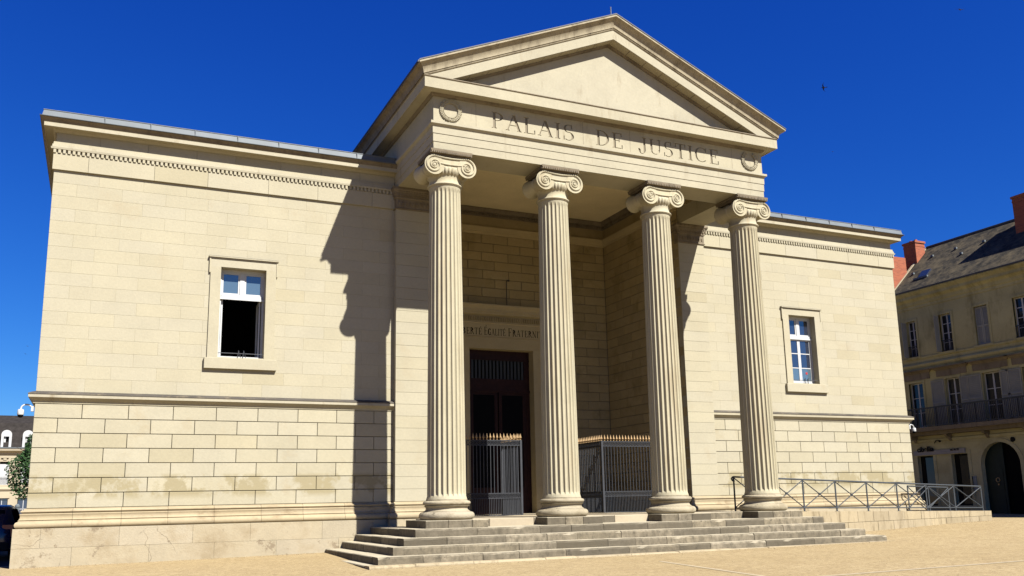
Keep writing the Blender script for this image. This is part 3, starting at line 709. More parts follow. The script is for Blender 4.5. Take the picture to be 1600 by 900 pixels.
mb = MB(); mb.sweep([(-.2, 13.9), (0.002, 13.9), (.002, ZFT), (-.2, ZFT+.001)], [(E, .35), (E, WB)], side=1); mb.build('side_frieze', 'trim', en)
# inner fascia on the beams
for s in (-1, 1):
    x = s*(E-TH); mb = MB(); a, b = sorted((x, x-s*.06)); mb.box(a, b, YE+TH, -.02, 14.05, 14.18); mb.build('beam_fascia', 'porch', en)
# frieze with incised letters
SEG = [-E, -5.55, -1.32, -.02+.0, 2.4, 5.6, E]
lets = textpolys('PALAIS', -4.86, -1.55, 14.46, .60)+textpolys('DE', -.68, .48, 14.46, .60)+textpolys('JUSTICE', 1.16, 4.86, 14.46, .60)
cut = MB(); frE = FR_FRONT(YE)
for L in lets:
    for poly in L: cut.prism(frE, poly, -.035, .05)
cme = cut.mesh('cutter', 'trim'); cob = bpy.data.objects.new('cutter', cme); COL.objects.link(cob)
fz = MB(); fz.box(-E, E, YE, YE+.3, 14.337, ZFT)
fob = fz.build('frieze', 'trim', en, loc=(0, YE, 14.337), label='frieze with the incised words PALAIS DE JUSTICE')
bo = fob.modifiers.new('incise', 'BOOLEAN'); bo.operation = 'DIFFERENCE'; bo.object = cob; bo.solver = 'EXACT'; bo.use_self = True
bpy.context.view_layer.update()
dg = bpy.context.evaluated_depsgraph_get()
nm = bpy.data.meshes.new_from_object(fob.evaluated_get(dg))
if len(nm.vertices) > 200: fob.modifiers.clear(); fob.data = nm
else: fob.modifiers.clear()
bpy.data.objects.remove(cob, do_unlink=True)
for L in lets:
    mb = MB()
    for i, poly in enumerate(L): mb.prism(frE, poly, -.06, -.0335-.0004*i)
    mb.build('letter', 'incised', en)
for s in (-1, 1):
    for yy0, yy1 in ((YE+.3, .35),):
        a, b = sorted((s*E, s*(E-.3))); mb = MB(); mb.box(a, b, yy0, yy1, 14.337, ZFT); mb.build('side_frieze', 'trim', en)
for x in (-5.42, -1.2, .80, 5.5):
    mb = MB(); mb.box(x-.007, x+.007, YE-.001, YE+.01, 14.34, ZFT-.01); mb.build('frieze_joint', 'weath', en)
# wreaths
def wreath(cx, cz, gap):
    mb = MB(); n = 40; rad = .33
    for k in range(n):
        a0 = 2*math.pi*k/n; 
        if gap and R(62) < a0 < R(118): continue
        a = a0+random.uniform(-.04, .04)
        sgn = 1 if math.cos(a) > 0 else -1        # leaves climb from the bottom on both sides
        for da, rr in ((0.35, .055), (-0.35, -.055), (0, 0)):
            px, pz = cx+(rad+rr)*math.cos(a), cz+(rad+rr)*math.sin(a)
            t = a+sgn*(math.pi/2)+da*sgn; L, w_ = .085, .028
            u = (math.cos(t), math.sin(t)); v = (-u[1], u[0])
            mb.add([(px-u[0]*L*.5, YE-.01, pz-u[1]*L*.5), (px+v[0]*w_, YE-.045, pz+v[1]*w_), (px+u[0]*L*.8, YE-.035, pz+u[1]*L*.8), (px-v[0]*w_, YE-.045, pz-v[1]*w_), (px, YE-.07, pz)], [(0, 1, 4), (1, 2, 4), (2, 3, 4), (3, 0, 4), (0, 3, 2, 1)])
    mb.tube([(cx+rad*math.cos(R(a)), YE-.01, cz+rad*math.sin(R(a))) for a in (range(120, 421, 10) if gap else range(0, 361, 10))], .045, 6, False)
    mb.build('wreath', 'trim', en, label='carved laurel wreath at the end of the frieze')
wreath(-6.36, 14.82, False); wreath(6.36, 14.84, True)
# cornice: bed mould and corona round three sides
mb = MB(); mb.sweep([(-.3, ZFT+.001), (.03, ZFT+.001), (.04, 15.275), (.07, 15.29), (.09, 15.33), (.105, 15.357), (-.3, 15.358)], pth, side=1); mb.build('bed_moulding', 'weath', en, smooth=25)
mb = MB(); mb.sweep([(-.3, 15.359), (.10, 15.36), (.42, 15.365), (.425, 15.344), (.4617, 15.344), (.4617, 15.70), (.48, 15.715), (-.3, 15.72)], pth, side=1)
cn = mb.build('cornice', 'trim', en, smooth=25)
mb = MB(); mb.sweep([(-.3, 15.721), (.478, 15.721), (.49, 15.735), (.48, 15.765), (-.05, 15.80), (-.3, 15.80)], [(-E, YE+.2), (-E, YE), (E, YE), (E, YE+.2)], side=1); mb.build('cornice_flashing', 'weath', cn, smooth=25)
# pediment
SL = (19.4621-16.1185)/7.7056
def zl(x): return 19.4621-SL*abs(x)
pd = MB(); zt0 = 15.75
pd.add([(-E, YE, zt0), (E, YE, zt0), (0, YE, zl(0)-.5), (-E, YE+.4, zt0), (E, YE+.4, zt0), (0, YE+.4, zl(0)-.5)], [(0, 1, 2), (5, 4, 3), (0, 3, 4, 1), (1, 4, 5, 2), (2, 5, 3, 0)])
ped = pd.build('pediment', 'trim', CH, label='triangular pediment with plain tympanum')
rk = [(-.1, -1.0), (.03, -1.0), (.04, -.965), (.09, -.94), (.10, -.905), (.41, -.90), (.415, -.885), (.455, -.885), (.455, -.52), (.48, -.51), (.50, -.48), (.485, -.46), (.485, -.445), (.52, -.435), (.52, -.40), (.535, -.33), (.58, -.22), (.66, -.13), (.715, -.09), (.7272, -.085), (.7272, -.02), (-.1, -.02)]
def rake(prof, name, mat, parent, x_end=lambda d: E+d, sm=25):
    mb = MB(); m = len(prof); P = []
    for s in (-1, 0, 1):
        for d, t in prof:
            x = s*x_end(d); P.append((x, YE-d, zl(x)+t))
    mb.add(P, [(i*m+k, (i+1)*m+k, (i+1)*m+k+1, i*m+k+1) for i in (0, 1) for k in range(m-1)])
    return mb.build(name, mat, parent, smooth=sm)
rake([(-.1, -.906)]+rk[4:9]+[(.455, -.521), (-.1, -.521)], 'raking_corona', 'trim', ped)
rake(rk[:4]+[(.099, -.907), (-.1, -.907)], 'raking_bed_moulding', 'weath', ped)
rake([(-.1, -.5205)]+[(.456, -.5205)]+rk[9:], 'raking_sima', 'sima', ped)
rake([(-.1, -.019), (.735, -.019), (.745, -.01), (.745, .03), (-.1, .03)], 'lead_edge', 'lead', ped)
# joints across the raking soffit
for s in (-1, 1):
    for k in range(1, 9):
        x = s*k*.72; mb = MB(); sx_ = .012
        mb.add([(x-sx_, YE-.41, zl(x-sx_)-.903), (x+sx_, YE-.41, zl(x+sx_)-.903), (x+sx_, YE-.10, zl(x+sx_)-.908), (x-sx_, YE-.10, zl(x-sx_)-.908), (x-sx_, YE-.41, zl(x-sx_)-.88), (x+sx_, YE-.41, zl(x+sx_)-.88), (x+sx_, YE-.10, zl(x+sx_)-.88), (x-sx_, YE-.10, zl(x-sx_)-.88)],
               [(0, 1, 2, 3), (0, 4, 5, 1), (1, 5, 6, 2), (2, 6, 7, 3), (3, 7, 4, 0)]); mb.build('soffit_joint', 'weath', ped)
# side sima and roof
sp = [(d, 16.434-.434*d+t+(19.4621-SL*E-16.434)) for d, t in [(-.1, -.5205), (.456, -.5205)]+rk[9:]]
for s in (-1, 1):
    mb = MB(); m = len(sp); P = []
    for y in (None, WB):
        for d, z_ in sp:
            zz = zl(E+d)+dict(zip([q[0] for q in [(-.1, -.5205), (.456, -.5205)]+rk[9:]], [0]*30)).get(d, 0)
            P.append((s*(E+d), YE-d if y is None else y, z_))
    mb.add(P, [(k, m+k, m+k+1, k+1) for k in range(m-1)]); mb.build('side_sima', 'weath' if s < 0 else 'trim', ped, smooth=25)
rf = MB()
for s in (-1, 1):
    x1 = s*(E+.75); rf.add([(0, YE-.60, zl(0)+.05), (x1, YE-.60, zl(x1)+.05), (x1, WB, zl(x1)+.05), (0, WB, zl(0)+.05), (0, YE-.60, zl(0)-.02), (x1, YE-.60, zl(x1)-.02), (x1, WB, zl(x1)-.02), (0, WB, zl(0)-.02)],
                           [(0, 1, 2, 3), (4, 7, 6, 5), (0, 4, 5, 1), (1, 5, 6, 2), (2, 6, 7, 3)])
roof = rf.build('gable_roof', 'lead', CH, label='dark lead gable roof behind the pediment')
mb = MB(); mb.tube([(0, YE-.35, 19.45), (0, YE-.35, 19.95)], .022, 6); mb.build('lightning_rod', 'zinc', roof)
for s in (-1, 1):
    for k in range(1, 5):
        x = s*k*1.55; mb = MB(); mb.tube([(x, YE-.5, zl(x)), (x, YE-.5, zl(x)+.10)], .018, 5); mb.build('roof_clip', 'zinc', roof)
mb = MB(); mb.box(-E+.1, E-.1, WB-.3, WB, 13, 16); mb.add([(-E, WB-.2, 15.7), (E, WB-.2, 15.7), (0, WB-.2, 19.3)], [(0, 1, 2)]); mb.build('rear_gable', 'stone', CH)

# ---------------- columns
def shaft_mesh():
    mb = MB(); z0, z1 = 1.77, 12.20; nf, per = 24, 10
    zs = [z0, z0+.04, z0+.10, z0+.16, z0+.24, z0+.34]+[z0+.34+(z1-z0-.68)*i/10 for i in range(1, 10)]+[z1-.34, z1-.24, z1-.18, z1-.12, z1-.06, z1]
    P = []
    for z in zs:
        t = (z-z0)/(z1-z0); r = .628-.098*(t**1.35)
        e = min(z-z0-.10, z1-z-.12); fd = 0 if e <= 0 else min(1, math.sqrt(max(0, 1-(1-min(1, e/.16))**2)))
        flare = .03*max(0, 1-(z-z0)/.1)+.02*max(0, 1-(z1-z)/.1)
        for k in range(nf):
            for j in range(per):
                u = j/per; a = 2*math.pi*(k+u)/nf
                if u < .16: dep = 0
                else:
                    q = (u-.16)/.84*2-1; dep = .062*math.sqrt(max(0, 1-q*q))*r/.62
                rr = r+flare-dep*fd
                P.append((rr*math.cos(a), rr*math.sin(a), z))
    n = nf*per
    mb.add(P, [(i*n+k, i*n+(k+1) % n, (i+1)*n+(k+1) % n, (i+1)*n+k) for i in range(len(zs)-1) for k in range(n)])
    return mb.mesh('column_shaft', 'column', (0, 0, ZFL), 28)
def ringarc(cr, cz, rr, rz, a0, a1, n): return [(cr+rr*math.cos(R(a0+(a1-a0)*i/n)), cz+rz*math.sin(R(a0+(a1-a0)*i/n))) for i in range(n+1)]
def base_mesh():
    mb = MB()
    prof = [(.3, 1.13), (.80, 1.131)]+ringarc(.775, 1.255, .118, .122, -85, 88, 9)+[(.745, 1.385), (.745, 1.40)]+ringarc(.77, 1.485, .10, .085, 255, 105, 7)+[(.70, 1.575), (.70, 1.59)]+ringarc(.69, 1.655, .075, .066, -80, 85, 8)+[(.665, 1.73), (.665, 1.765), (.64, 1.775), (.3, 1.776)]
    mb.lathe(prof, 56, caps=False); return mb.mesh('column_base', 'colbase', (0, 0, ZFL), 32)
def capital_mesh():
    mb = MB()
    mb.lathe([(.3, 12.19), (.53, 12.19), (.575, 12.20)]+ringarc(.565, 12.245, .035, .035, -80, 80, 5)+[(.555, 12.285), (.545, 12.30), (.535, 12.42), (.545, 12.5), (.56, 12.53)], 48, caps=False)
    # echinus with eggs
    n = 160; P = []; pr = [(.55, 12.52), (.60, 12.56), (.645, 12.62), (.665, 12.68), (.66, 12.76), (.6, 12.82)]
    for j, (r, z) in enumerate(pr):
        for i in range(n):
            e = abs(math.sin(math.pi*i*20/n/1.0*0.5*1.0)) if False else abs(math.sin(math.pi*(i/n)*32))
            P.append(((r+(.035*e-.03 if 0 < j < 5 else 0))*math.cos(2*math.pi*i/n), (r+(.035*e-.03 if 0 < j < 5 else 0))*math.sin(2*math.pi*i/n), z))
    mb.add(P, [(j*n+i, j*n+(i+1) % n, (j+1)*n+(i+1) % n, (j+1)*n+i) for j in range(len(pr)-1) for i in range(n)])
    ex, ez, rv, yf = .585, 12.83, .345, .60
    # bolsters (side scrolls) pinched in the middle
    for s in (-1, 1):
        seg = 28; ys = [-yf, -yf+.05, -yf+.08, -.40, -.25, -.07, -.05, .05, .07, .25, .40, yf-.08, yf-.05, yf]; rs = [rv, rv, rv-.015, .30, .262, .245, .265, .265, .245, .262, .30, rv-.015, rv, rv]
        P = [(s*ex+r*math.cos(2*math.pi*i/seg), y, ez+r*math.sin(2*math.pi*i/seg)) for y, r in zip(ys, rs) for i in range(seg)]
        f = [(j*seg+i, j*seg+(i+1) % seg, (j+1)*seg+(i+1) % seg, (j+1)*seg+i) for j in range(len(ys)-1) for i in range(seg)]
        f += [tuple(range(seg)), tuple(range((len(ys)-1)*seg, len(ys)*seg))]
        mb.add(P, f)
    for fs in (-1, 1):
        # canal plate between the scrolls with a sagging lower edge
        pts = []
        for i in range(13): u = -ex+2*ex*i/12; pts.append((u, ez+.03-.09*(1-(u/ex)**2)))
        top = [(u, ez+rv-.02-.045*(1-(u/ex)**2)) for u in [ex-2*ex*i/12 for i in range(13)]]
        poly = pts+top
        fr = (lambda u, v, d: (u, -yf-d, v)) if fs < 0 else (lambda u, v, d: (u, yf+d, v))
        mb.prism(fr, poly, -.5, -.012)
        for off, rad in ((rv-.03, .03), (.10, .026)):
            mb.tube([(u, fs*(yf+.005), ez+off-.045*(1-(u/ex)**2)*(1 if off > .2 else 1.2)) for u in [-ex+2*ex*i/14 for i in range(15)]], rad, 6)
        for s in (-1, 1):
            pts = []; rads = []
            N = 64; turns = 2.6
            for i in range(N+1):
                t = i/N; th = math.pi/2-s*(-1)*0-(-s)*0; a = math.pi/2-s*2*math.pi*turns*t
                r = (rv-.025)*(1-t)**1.05*.86+.05+(.0 if t else 0)
                r = (rv-.03)*math.exp(-1.75*t)
                pts.append((s*ex+r*math.cos(a), fs*(yf+.012), ez+r*math.sin(a))); rads.append(.034*(1-.55*t))
            mb.tube(pts, rads, 6)
            e = MB(); e.lathe([(.055, 0), (.045, .03), (.02, .04)], 12); mb.add([(s*ex+x, fs*(yf+z), ez+y) for x, y, z in e.V], e.F)
    return mb.mesh('column_capital', ['column'], (0, 0, ZFL), 35)
def abacus_mesh():
    mb = MB()
    mb.box(-.70, .70, -.60, .60, 13.17, 13.215); 
    P = []; pr = [(.66, 13.216), (.70, 13.24), (.735, 13.28), (.745, 13.30), (.745, 13.355), (.6, 13.358)]
    for d, z in pr: P += [(-d, -d+.03, z), (d, -d+.03, z), (d, d-.03, z), (-d, d-.03, z)]
    mb.add(P, [(j*4+i, j*4+(i+1) % 4, (j+1)*4+(i+1) % 4, (j+1)*4+i) for j in range(len(pr)-1) for i in range(4)])
    for k in range(20):
        x = -.69+k*.0726
        for fs in (-1, 1): mb.box(x-.02, x+.02, fs*.70-.015, fs*.70+.015, 13.225, 13.298); mb.box(fs*.73-.015, fs*.73+.015, x*.96-.02, x*.96+.02, 13.225, 13.298)
    return mb.mesh('abacus', ['weath'], (0, 0, ZFL), 35)
sm_, bm_, cm_, am_ = shaft_mesh(), base_mesh(), capital_mesh(), abacus_mesh()
for i, x in enumerate((-C1, -C2, C2, C1)):
    c = place('column', sm_, CH, (x, YC, ZFL), label=('leftmost', 'second from the left', 'third from the left', 'rightmost')[i]+' fluted ionic column')
    place('column_base', bm_, c, (x, YC, ZFL)); place('column_capital', cm_, c, (x, YC, ZFL)); place('abacus', am_, c, (x, YC, ZFL))
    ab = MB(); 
    ab.box(x-.742, x+.742, YC-.712, YC-.60, 13.3585, 13.362); ab.build('abacus_shade_strip', 'dark', c)  # dark strip over the abacus: shadow of the gap put in as colour

# ------------------------------------------------------------------ steps
ST = thing('stone_steps', (0, -5.5, 0), 'weathered grey limestone steps up to the portico, wrapping round three sides', 'steps')
ramp_y = -2.5
steps = [(9.7598, -6.95, .014, -.6), (9.4374, -6.6686, .2169, -.2), (8.8742, -6.2225, .4421, .2), (8.4083, -5.7585, .6638, .42), (7.8868, -5.2385, .8922, .64)]
for k, (sx, sy, sz, lo) in enumerate(steps):
    nxt = steps[k+1] if k < 4 else (7.0, -4.3, ZFL, 0)
    mb = MB(); mb.box(-sx+.06, sx-.06, sy+.06, -.2, lo-.5, sz-.03)
    tier = mb.build('step', 'step', ST, label=('broken kerb slabs below the lowest step' if k == 0 else None))
    z0 = sz-.235 if k else sz-.5
    dp = max(.45, -(sy-nxt[1])+.12) if k < 4 else 1.6
    dx = max(.3, sx-nxt[0]+.12)
    x = -sx; xs = [x]
    while x < sx-2.4: x += random.uniform(1.0, 2.3); xs.append(x)
    xs.append(sx)
    for a, b in zip(xs, xs[1:]):
        j = random.uniform(-.012, .012); jz = random.uniform(-.008, .006)
        mb = MB(); fr = lambda u, v, d: (u, v, d)
        # slab with a worn front arris
        yfj = sy+j; P = []
        n = max(2, int((b-a)/.22))
        row = []
        for i in range(n+1):
            u = a+.007+(b-a-.014)*i/n; wv = random.uniform(0, .007); wz = random.uniform(0, .005)
            if random.random() < .05: wv += .03; wz += .02
            P += [(u, yfj+random.uniform(0, .008), z0), (u, yfj+random.uniform(0, .008), sz+jz-.05-wz), (u, yfj+.03+wv, sz+jz-wz*.3), (u, sy+dp, sz+jz), (u, sy+dp, z0)]
        f = [(i*5+q, (i+1)*5+q, (i+1)*5+(q+1) % 5, i*5+(q+1) % 5) for i in range(n) for q in range(5)]+[(0, 1, 2, 3, 4), tuple(n*5+q for q in (4, 3, 2, 1, 0))]
        mb.add(P, f); mb.build('step_stone', 'step' if k else 'ramp', tier)
    for s in (-1, 1):
        y = sy+dp; yend = -.31 if s < 0 else ramp_y
        ys = [y]
        while y < yend-1.8: y += random.uniform(.9, 1.8); ys.append(y)
        ys.append(yend)
        for a, b in zip(ys, ys[1:]):
            j = random.uniform(-.01, .01); fr = (lambda u, v, d: (-sx-d, u, v)) if s < 0 else (lambda u, v, d: (sx+d, u, v))
            mb = MB(); mb.block(fr, a+.004, b-.004, z0, sz+random.uniform(-.006, .004), -dx, j, .022); mb.build('step_stone', 'step', tier)
# porch floor and column plinth blocks
mb = MB(); mb.box(-6.3, 6.3, -3.82, YR+.5, .7, ZFL-.03); fl = mb.build('porch_floor', 'step', ST, label='stone floor of the porch')
xs = [-6.3, -4.9, -3.3, -2.0, -.2, 1.4, 3.0, 4.8, 6.3]
for a, b in zip(xs, xs[1:]):
    mb = MB(); mb.block(FR_FRONT(-3.86), a+.004, b-.004, .86, ZFL-.003, -.9, random.uniform(-.01, .01), .015); mb.build('kerb_stone', 'pale' if random.random() < .5 else 'step', fl)
for i in range(7):
    for j in range(5):
        mb = MB(); x = -6.3+i*1.8; y = -2.96+j*1.8; mb.box(x+.005, x+1.795, y+.005, y+1.795, 1.0, ZFL-.006+random.uniform(-.003, .003)); mb.build('paving_slab', 'pale', fl)
for x in (-C1, -C2, C2, C1):
    mb = MB(); mb.box(x-.98, x+.98, -4.68, -2.78, .75, ZFL-.02); pb = mb.build('column_plinth', 'step', ST)
    cuts = [x-1.04, x-1.04+random.uniform(.5, .9), x+random.uniform(.2, .5), x+1.04]
    for a, b in zip(cuts, cuts[1:]):
        mb = MB(); mb.block(FR_FRONT(-4.7185), a+.003, b-.003, .86, ZFL-.001, -.9, random.uniform(-.008, .008), .015); mb.build('plinth_stone', 'step', pb)
        mb = MB(); mb.block(FR_FRONT(-3.8), a+.003, b-.003, .86, ZFL-.002, -1.05, 0, .01); mb.build('plinth_stone', 'step', pb)

# ------------------------------------------------------------------ ramp
RP = thing('access_ramp', (13, -1.4, 0), 'low pale stone access ramp along the right wing of the courthouse', 'ramp')
RX0, RX1 = 7.0, 20.29
def rtop(x): return 1.10-(x-6.3)*(1.10-.83)/(20.29-6.3)
mb = MB(); P = []
for x in (RX0, RX1-.06): P += [(x, ramp_y+.05, -.4), (x, -.05, -.4), (x, -.05, rtop(x)-.04), (x, ramp_y+.05, rtop(x)-.04)]
mb.add(P, [(0, 1, 2, 3), (7, 6, 5, 4), (0, 3, 7, 4), (1, 5, 6, 2), (3, 2, 6, 7), (0, 4, 5, 1)])
rc = mb.build('ramp_wall', 'core', RP)
def skewblock(x0, x1, zb, zt, y, dep, ch, mat, name, par):
    mb = MB(); fr = lambda u, v, d: (u, y-d, zb(u)+(zt(u)-zb(u))*v)
    mb.block(fr, x0+.004, x1-.004, .008, 1, -dep, random.uniform(-.006, .006), ch); return mb.build(name, mat, par)
x = 7.0
while x < RX1-.01:
    x1 = min(RX1, x+random.uniform(.85, 1.15)); x1 = RX1 if RX1-x1 < .4 else x1
    skewblock(x, x1, lambda u: .52+.01*(u-10), rtop, ramp_y, .5, .006, 'ramp', 'ramp_stone', rc); x = x1
x = 7.0
while x < RX1-.01:
    x1 = min(RX1, x+random.uniform(.7, 1.3)); x1 = RX1 if RX1-x1 < .4 else x1
    skewblock(x, x1, lambda u: -.35, lambda u: .51+.01*(u-10), ramp_y, .5, .006, 'ramp', 'ramp_stone', rc); x = x1
for a, b in ((-2.49, -1.6), (-1.6, -.75), (-.75, -.05)):
    mb = MB(); mb.block(FR_RIGHT(RX1), a+.004, b-.004, -.35, rtop(RX1)-.002, -.4, 0, .006); mb.build('ramp_stone', 'ramp', rc)
x = 6.4
while x < RX1-.3:
    x1 = min(RX1-.3, x+1.5); mb = MB(); P = []
    for xx in (x+.004, x1-.004): P += [(xx, ramp_y+.45, rtop(xx)-.05), (xx, -.02, rtop(xx)-.05), (xx, -.02, rtop(xx)-.006), (xx, ramp_y+.45, rtop(xx)-.006)]
    mb.add(P, [(0, 1, 2, 3), (7, 6, 5, 4), (0, 3, 7, 4), (1, 5, 6, 2), (3, 2, 6, 7), (0, 4, 5, 1)]); mb.build('ramp_slab', 'pale', RP); x = x1

def railing(posts, y, zt, zb, label, curl):
    T_ = thing('ramp_railing', ((posts[0]+posts[-1])/2, y, zb(posts[0])), label, 'railing', 'ramp railings')
    t = .032
    for p in posts:
        mb = MB(); mb.box(p-t, p+t, y-.012, y+.012, zb(p)-.04, zt(p)-.01); mb.box(p-.07, p+.07, y-.05, y+.05, zb(p)-.02, zb(p)+.012); mb.build('post', 'rail', T_)
    def bar(x0, z0, x1, z1, r, name):
        mb = MB(); mb.tube([(x0, y, z0), (x1, y, z1)], r, 8); mb.build(name, 'rail', T_, smooth=40)
    a, b = posts[0], posts[-1]
    pts = [(a, y, zt(a)), (b, y, zt(b))]
    if curl: pts = [(a+.03, y, zt(a)-.16), (a-.06, y, zt(a)-.14), (a-.10, y, zt(a)-.07), (a-.05, y, zt(a)-.01), (a, y, zt(a)), (b, y, zt(b))]
    mb = MB(); mb.tube(pts, .034, 8); mb.build('handrail', 'rail', T_, smooth=40)
    bar(a, zb(a)+.14, b, zb(b)+.14, .024, 'bottom_rail')
    for p, q in zip(posts, posts[1:]):
        bar(p, zt(p)-.03, q, zb(q)+.15, .022, 'diagonal_bar'); bar(p, zb(p)+.15, q, zt(q)-.03, .022, 'diagonal_bar')
        m_ = (p+q)/2; zm = (zt(p)+zb(q)+.12)/2
        mb = MB(); mb.lathe([(.0, -.03), (.05, -.03), (.05, .03), (0, .03)], 10); mb.V = [(m_+x, y+z, zm+y_) for x, y_, z in mb.V]; mb.build('crossing_boss', 'rail', T_)
rz_t = lambda x: 2.44-(x-6.2)*(2.44-1.918)/(19.95-6.2)
railing([6.145+i*(19.93-6.145)/8 for i in range(9)], ramp_y+.13, rz_t, rtop, 'long grey steel railing with crossed bars on the ramp edge facing the plaza', True)
railing([17.55, 18.85, 20.15], -.42, lambda x: rz_t(x)-.0, rtop, 'short grey steel railing at the rear edge of the ramp past the courthouse corner', False)

# ------------------------------------------------------------------ iron gates in the porch
def bar_meshes():
    b = MB(); b.tube([(0, 0, .0), (0, 0, 1)], .018, 6); r = {}
    return r
def gate_side(s):
    gx_, gy_ = s*1.8, .3
    G = thing('iron_gate', (s*3.7, gy_, ZFL), ('dark iron railing with gilded spear tips in the left bay of the porch' if s < 0 else 'dark iron railing with gilded spear tips in the right bays of the porch'), 'gate', 'iron gates of the porch')
    f0 = ZFL+.02
    def mk(name, mb, mat, loc=None): return mb.build(name, mat, G, smooth=40)
    share = {}
    def inst(key, maker, name, mat, loc):
        if key not in share: mb = MB(); maker(mb); share[key] = mb.mesh(name, mat, (0, 0, 0), 40)
        return place(name, share[key], G, loc)
    def bar_(mb): mb.tube([(0, 0, 1.98-f0), (0, 0, 3.80-f0)], .017, 6)
    def low_(mb): mb.tube([(0, 0, .03), (0, 0, 1.8-f0)], .014, 6)
    def tip_(mb):
        mb.lathe([(.012, 3.98-f0), (.03, 4.0-f0), (.012, 4.02-f0), (.045, 4.075-f0), (.03, 4.13-f0), (.004, 4.24-f0)], 8)
    def run(p0, p1, lab):
        (x0, y0), (x1, y1) = p0, p1; L = math.hypot(x1-x0, y1-y0); n = round(L/.141)
        ux, uy = (x1-x0)/L, (y1-y0)/L
        for i in range(n+1):
            x, y = x0+ux*L*i/n, y0+uy*L*i/n
            if 0 < i < n: inst('bar', bar_, 'bar', 'iron', (x, y, f0))
            inst('tip', tip_, 'spear_tip', 'gold', (x, y, f0))
            for h in (0, .5):
                if i+h < n and i+h > 0: inst('low', low_, 'lower_bar', 'iron', (x+ux*L/n*h, y+uy*L/n*h, f0))
        px, py = -uy*.016, ux*.016
        def flat(z0, z1, name, th=1):
            mb = MB(); a, b = px*th, py*th
            mb.add([(x0+a, y0+b, z0), (x1+a, y1+b, z0), (x1-a, y1-b, z0), (x0-a, y0-b, z0), (x0+a, y0+b, z1), (x1+a, y1+b, z1), (x1-a, y1-b, z1), (x0-a, y0-b, z1)], [(0, 1, 2, 3), (4, 7, 6, 5), (0, 4, 5, 1), (1, 5, 6, 2), (2, 6, 7, 3), (3, 7, 4, 0)])
            return mb.build(name, 'iron', G)
        for z0, z1 in ((3.77, 3.80), (3.95, 3.98), (1.78, 1.81), (1.96, 1.99), (f0, f0+.03)): flat(z0, z1, 'rail')
        # scroll work in both friezes: rings
        for zc in (3.875, 1.885):
            def ring(mb): mb.tube([(.062*math.cos(a*math.pi/6)*ux, .062*math.cos(a*math.pi/6)*uy, .062*math.sin(a*math.pi/6)) for a in range(13)], .012, 4, False); mb.tube([(-.06*ux, -.06*uy, -.06), (.06*ux, .06*uy, .06)], .009, 4); mb.tube([(-.06*ux, -.06*uy, .06), (.06*ux, .06*uy, -.06)], .009, 4)
            for i in range(n):
                t = (i+.5)/n; inst(('ring', ux), ring, 'scroll_ring', 'iron', (x0+ux*L*t, y0+uy*L*t, zc))
    run((gx_, gy_), (s*5.6, gy_), 'front'); ye_ = 2.1 if s < 0 else 2.8; run((gx_, gy_+.14), (gx_, ye_), 'return')
    mb = MB(); mb.box(gx_-.04, gx_+.04, gy_-.04, gy_+.04, f0, 3.99); mk('gate_post', mb, 'iron')
    mb = MB(); mb.box(gx_-.03, gx_+.03, ye_-.03, ye_+.03, f0, 3.99); mk('gate_post', mb, 'iron')
    mb = MB(); mb.box(s*5.6-.03, s*5.6+.03, gy_-.03, gy_+.03, f0, 3.99); mk('gate_post', mb, 'iron')
gate_side(-1); gate_side(1)

# ------------------------------------------------------------------ security cameras
def cctv(px, s, label):
    z = 4.77; x = px
    T_ = thing('security_camera', (x, .05, z-.5), label, 'camera', 'security cameras')
    mb = MB(); mb.box(*sorted((s*(W+.02), s*(W+.09))), -.02, .12, z-.08, z+.08); mb.build('wall_plate', 'white', T_)
    pts = [(s*(W+.05), .05, z)]+[(s*(W+.05+.15-.15*math.cos(R(a))+.02), .05, z+.13*math.sin(R(a))) for a in range(20, 181, 20)]
    ex_ = pts[-1][0]; pts.append((ex_, .05, z-.05))
    mb = MB(); mb.tube(pts, .026, 8); mb.build('arm', 'white', T_, smooth=40)
    mb = MB(); mb.lathe([(.02, .04), (.07, .04), (.09, .015), (.095, -.10), (.088, -.13)], 16, (ex_, .05, z-.06)); mb.build('housing', 'white', T_, smooth=40)
    mb = MB(); mb.lathe([(.085, -.131), (.08, -.165), (.058, -.2), (.025, -.215)], 16, (ex_, .05, z-.06)); mb.build('dome', 'dglass', T_, smooth=40)
cctv(-W-.3, -1, 'white dome security camera on the left corner of the courthouse')
cctv(W+.3, 1, 'white dome security camera on the right corner of the courthouse')

# ------------------------------------------------------------------ street house on the right (front faces -x)
XF = 31.0
HB = thing('street_house', (XF+4, 2, .3), 'shaded three-storey stone house with balcony and slate roof across the side street', 'house')
Y0, Y1 = -12.0, 11.2
frH = FR_LEFT(XF)
openings = []
def opening(y0, y1, z0, z1): openings.append((y0, y1, z0, z1))
win2 = [(9.83, 10.55), (7.15, 8.02), (4.58, 5.5), (2.0, 2.92), (-.6, .32), (-3.2, -2.28), (-5.8, -4.88), (-8.4, -7.48)]
for a, b in win2: opening(a, b, 10.30, 12.65)
win1 = [(9.75, 10.85), (7.05, 8.08), (4.3, 5.45), (1.75, 2.85), (-.85, .25), (-3.45, -2.35), (-6.05, -4.95)]
for a, b in win1: opening(a, b, 5.75, 8.62)
shop = [(9.55, 10.75), (7.05, 8.22), (.2, 1.4), (-2.4, -1.2)]
for a, b in shop: opening(a, b, .9 if a > 5 else .9, 3.98)
ARC = (4.92, 1.27, 3.25)                                      # centre y, half width, springing
opening(ARC[0]-ARC[1], ARC[0]+ARC[1], -.3, ARC[2])
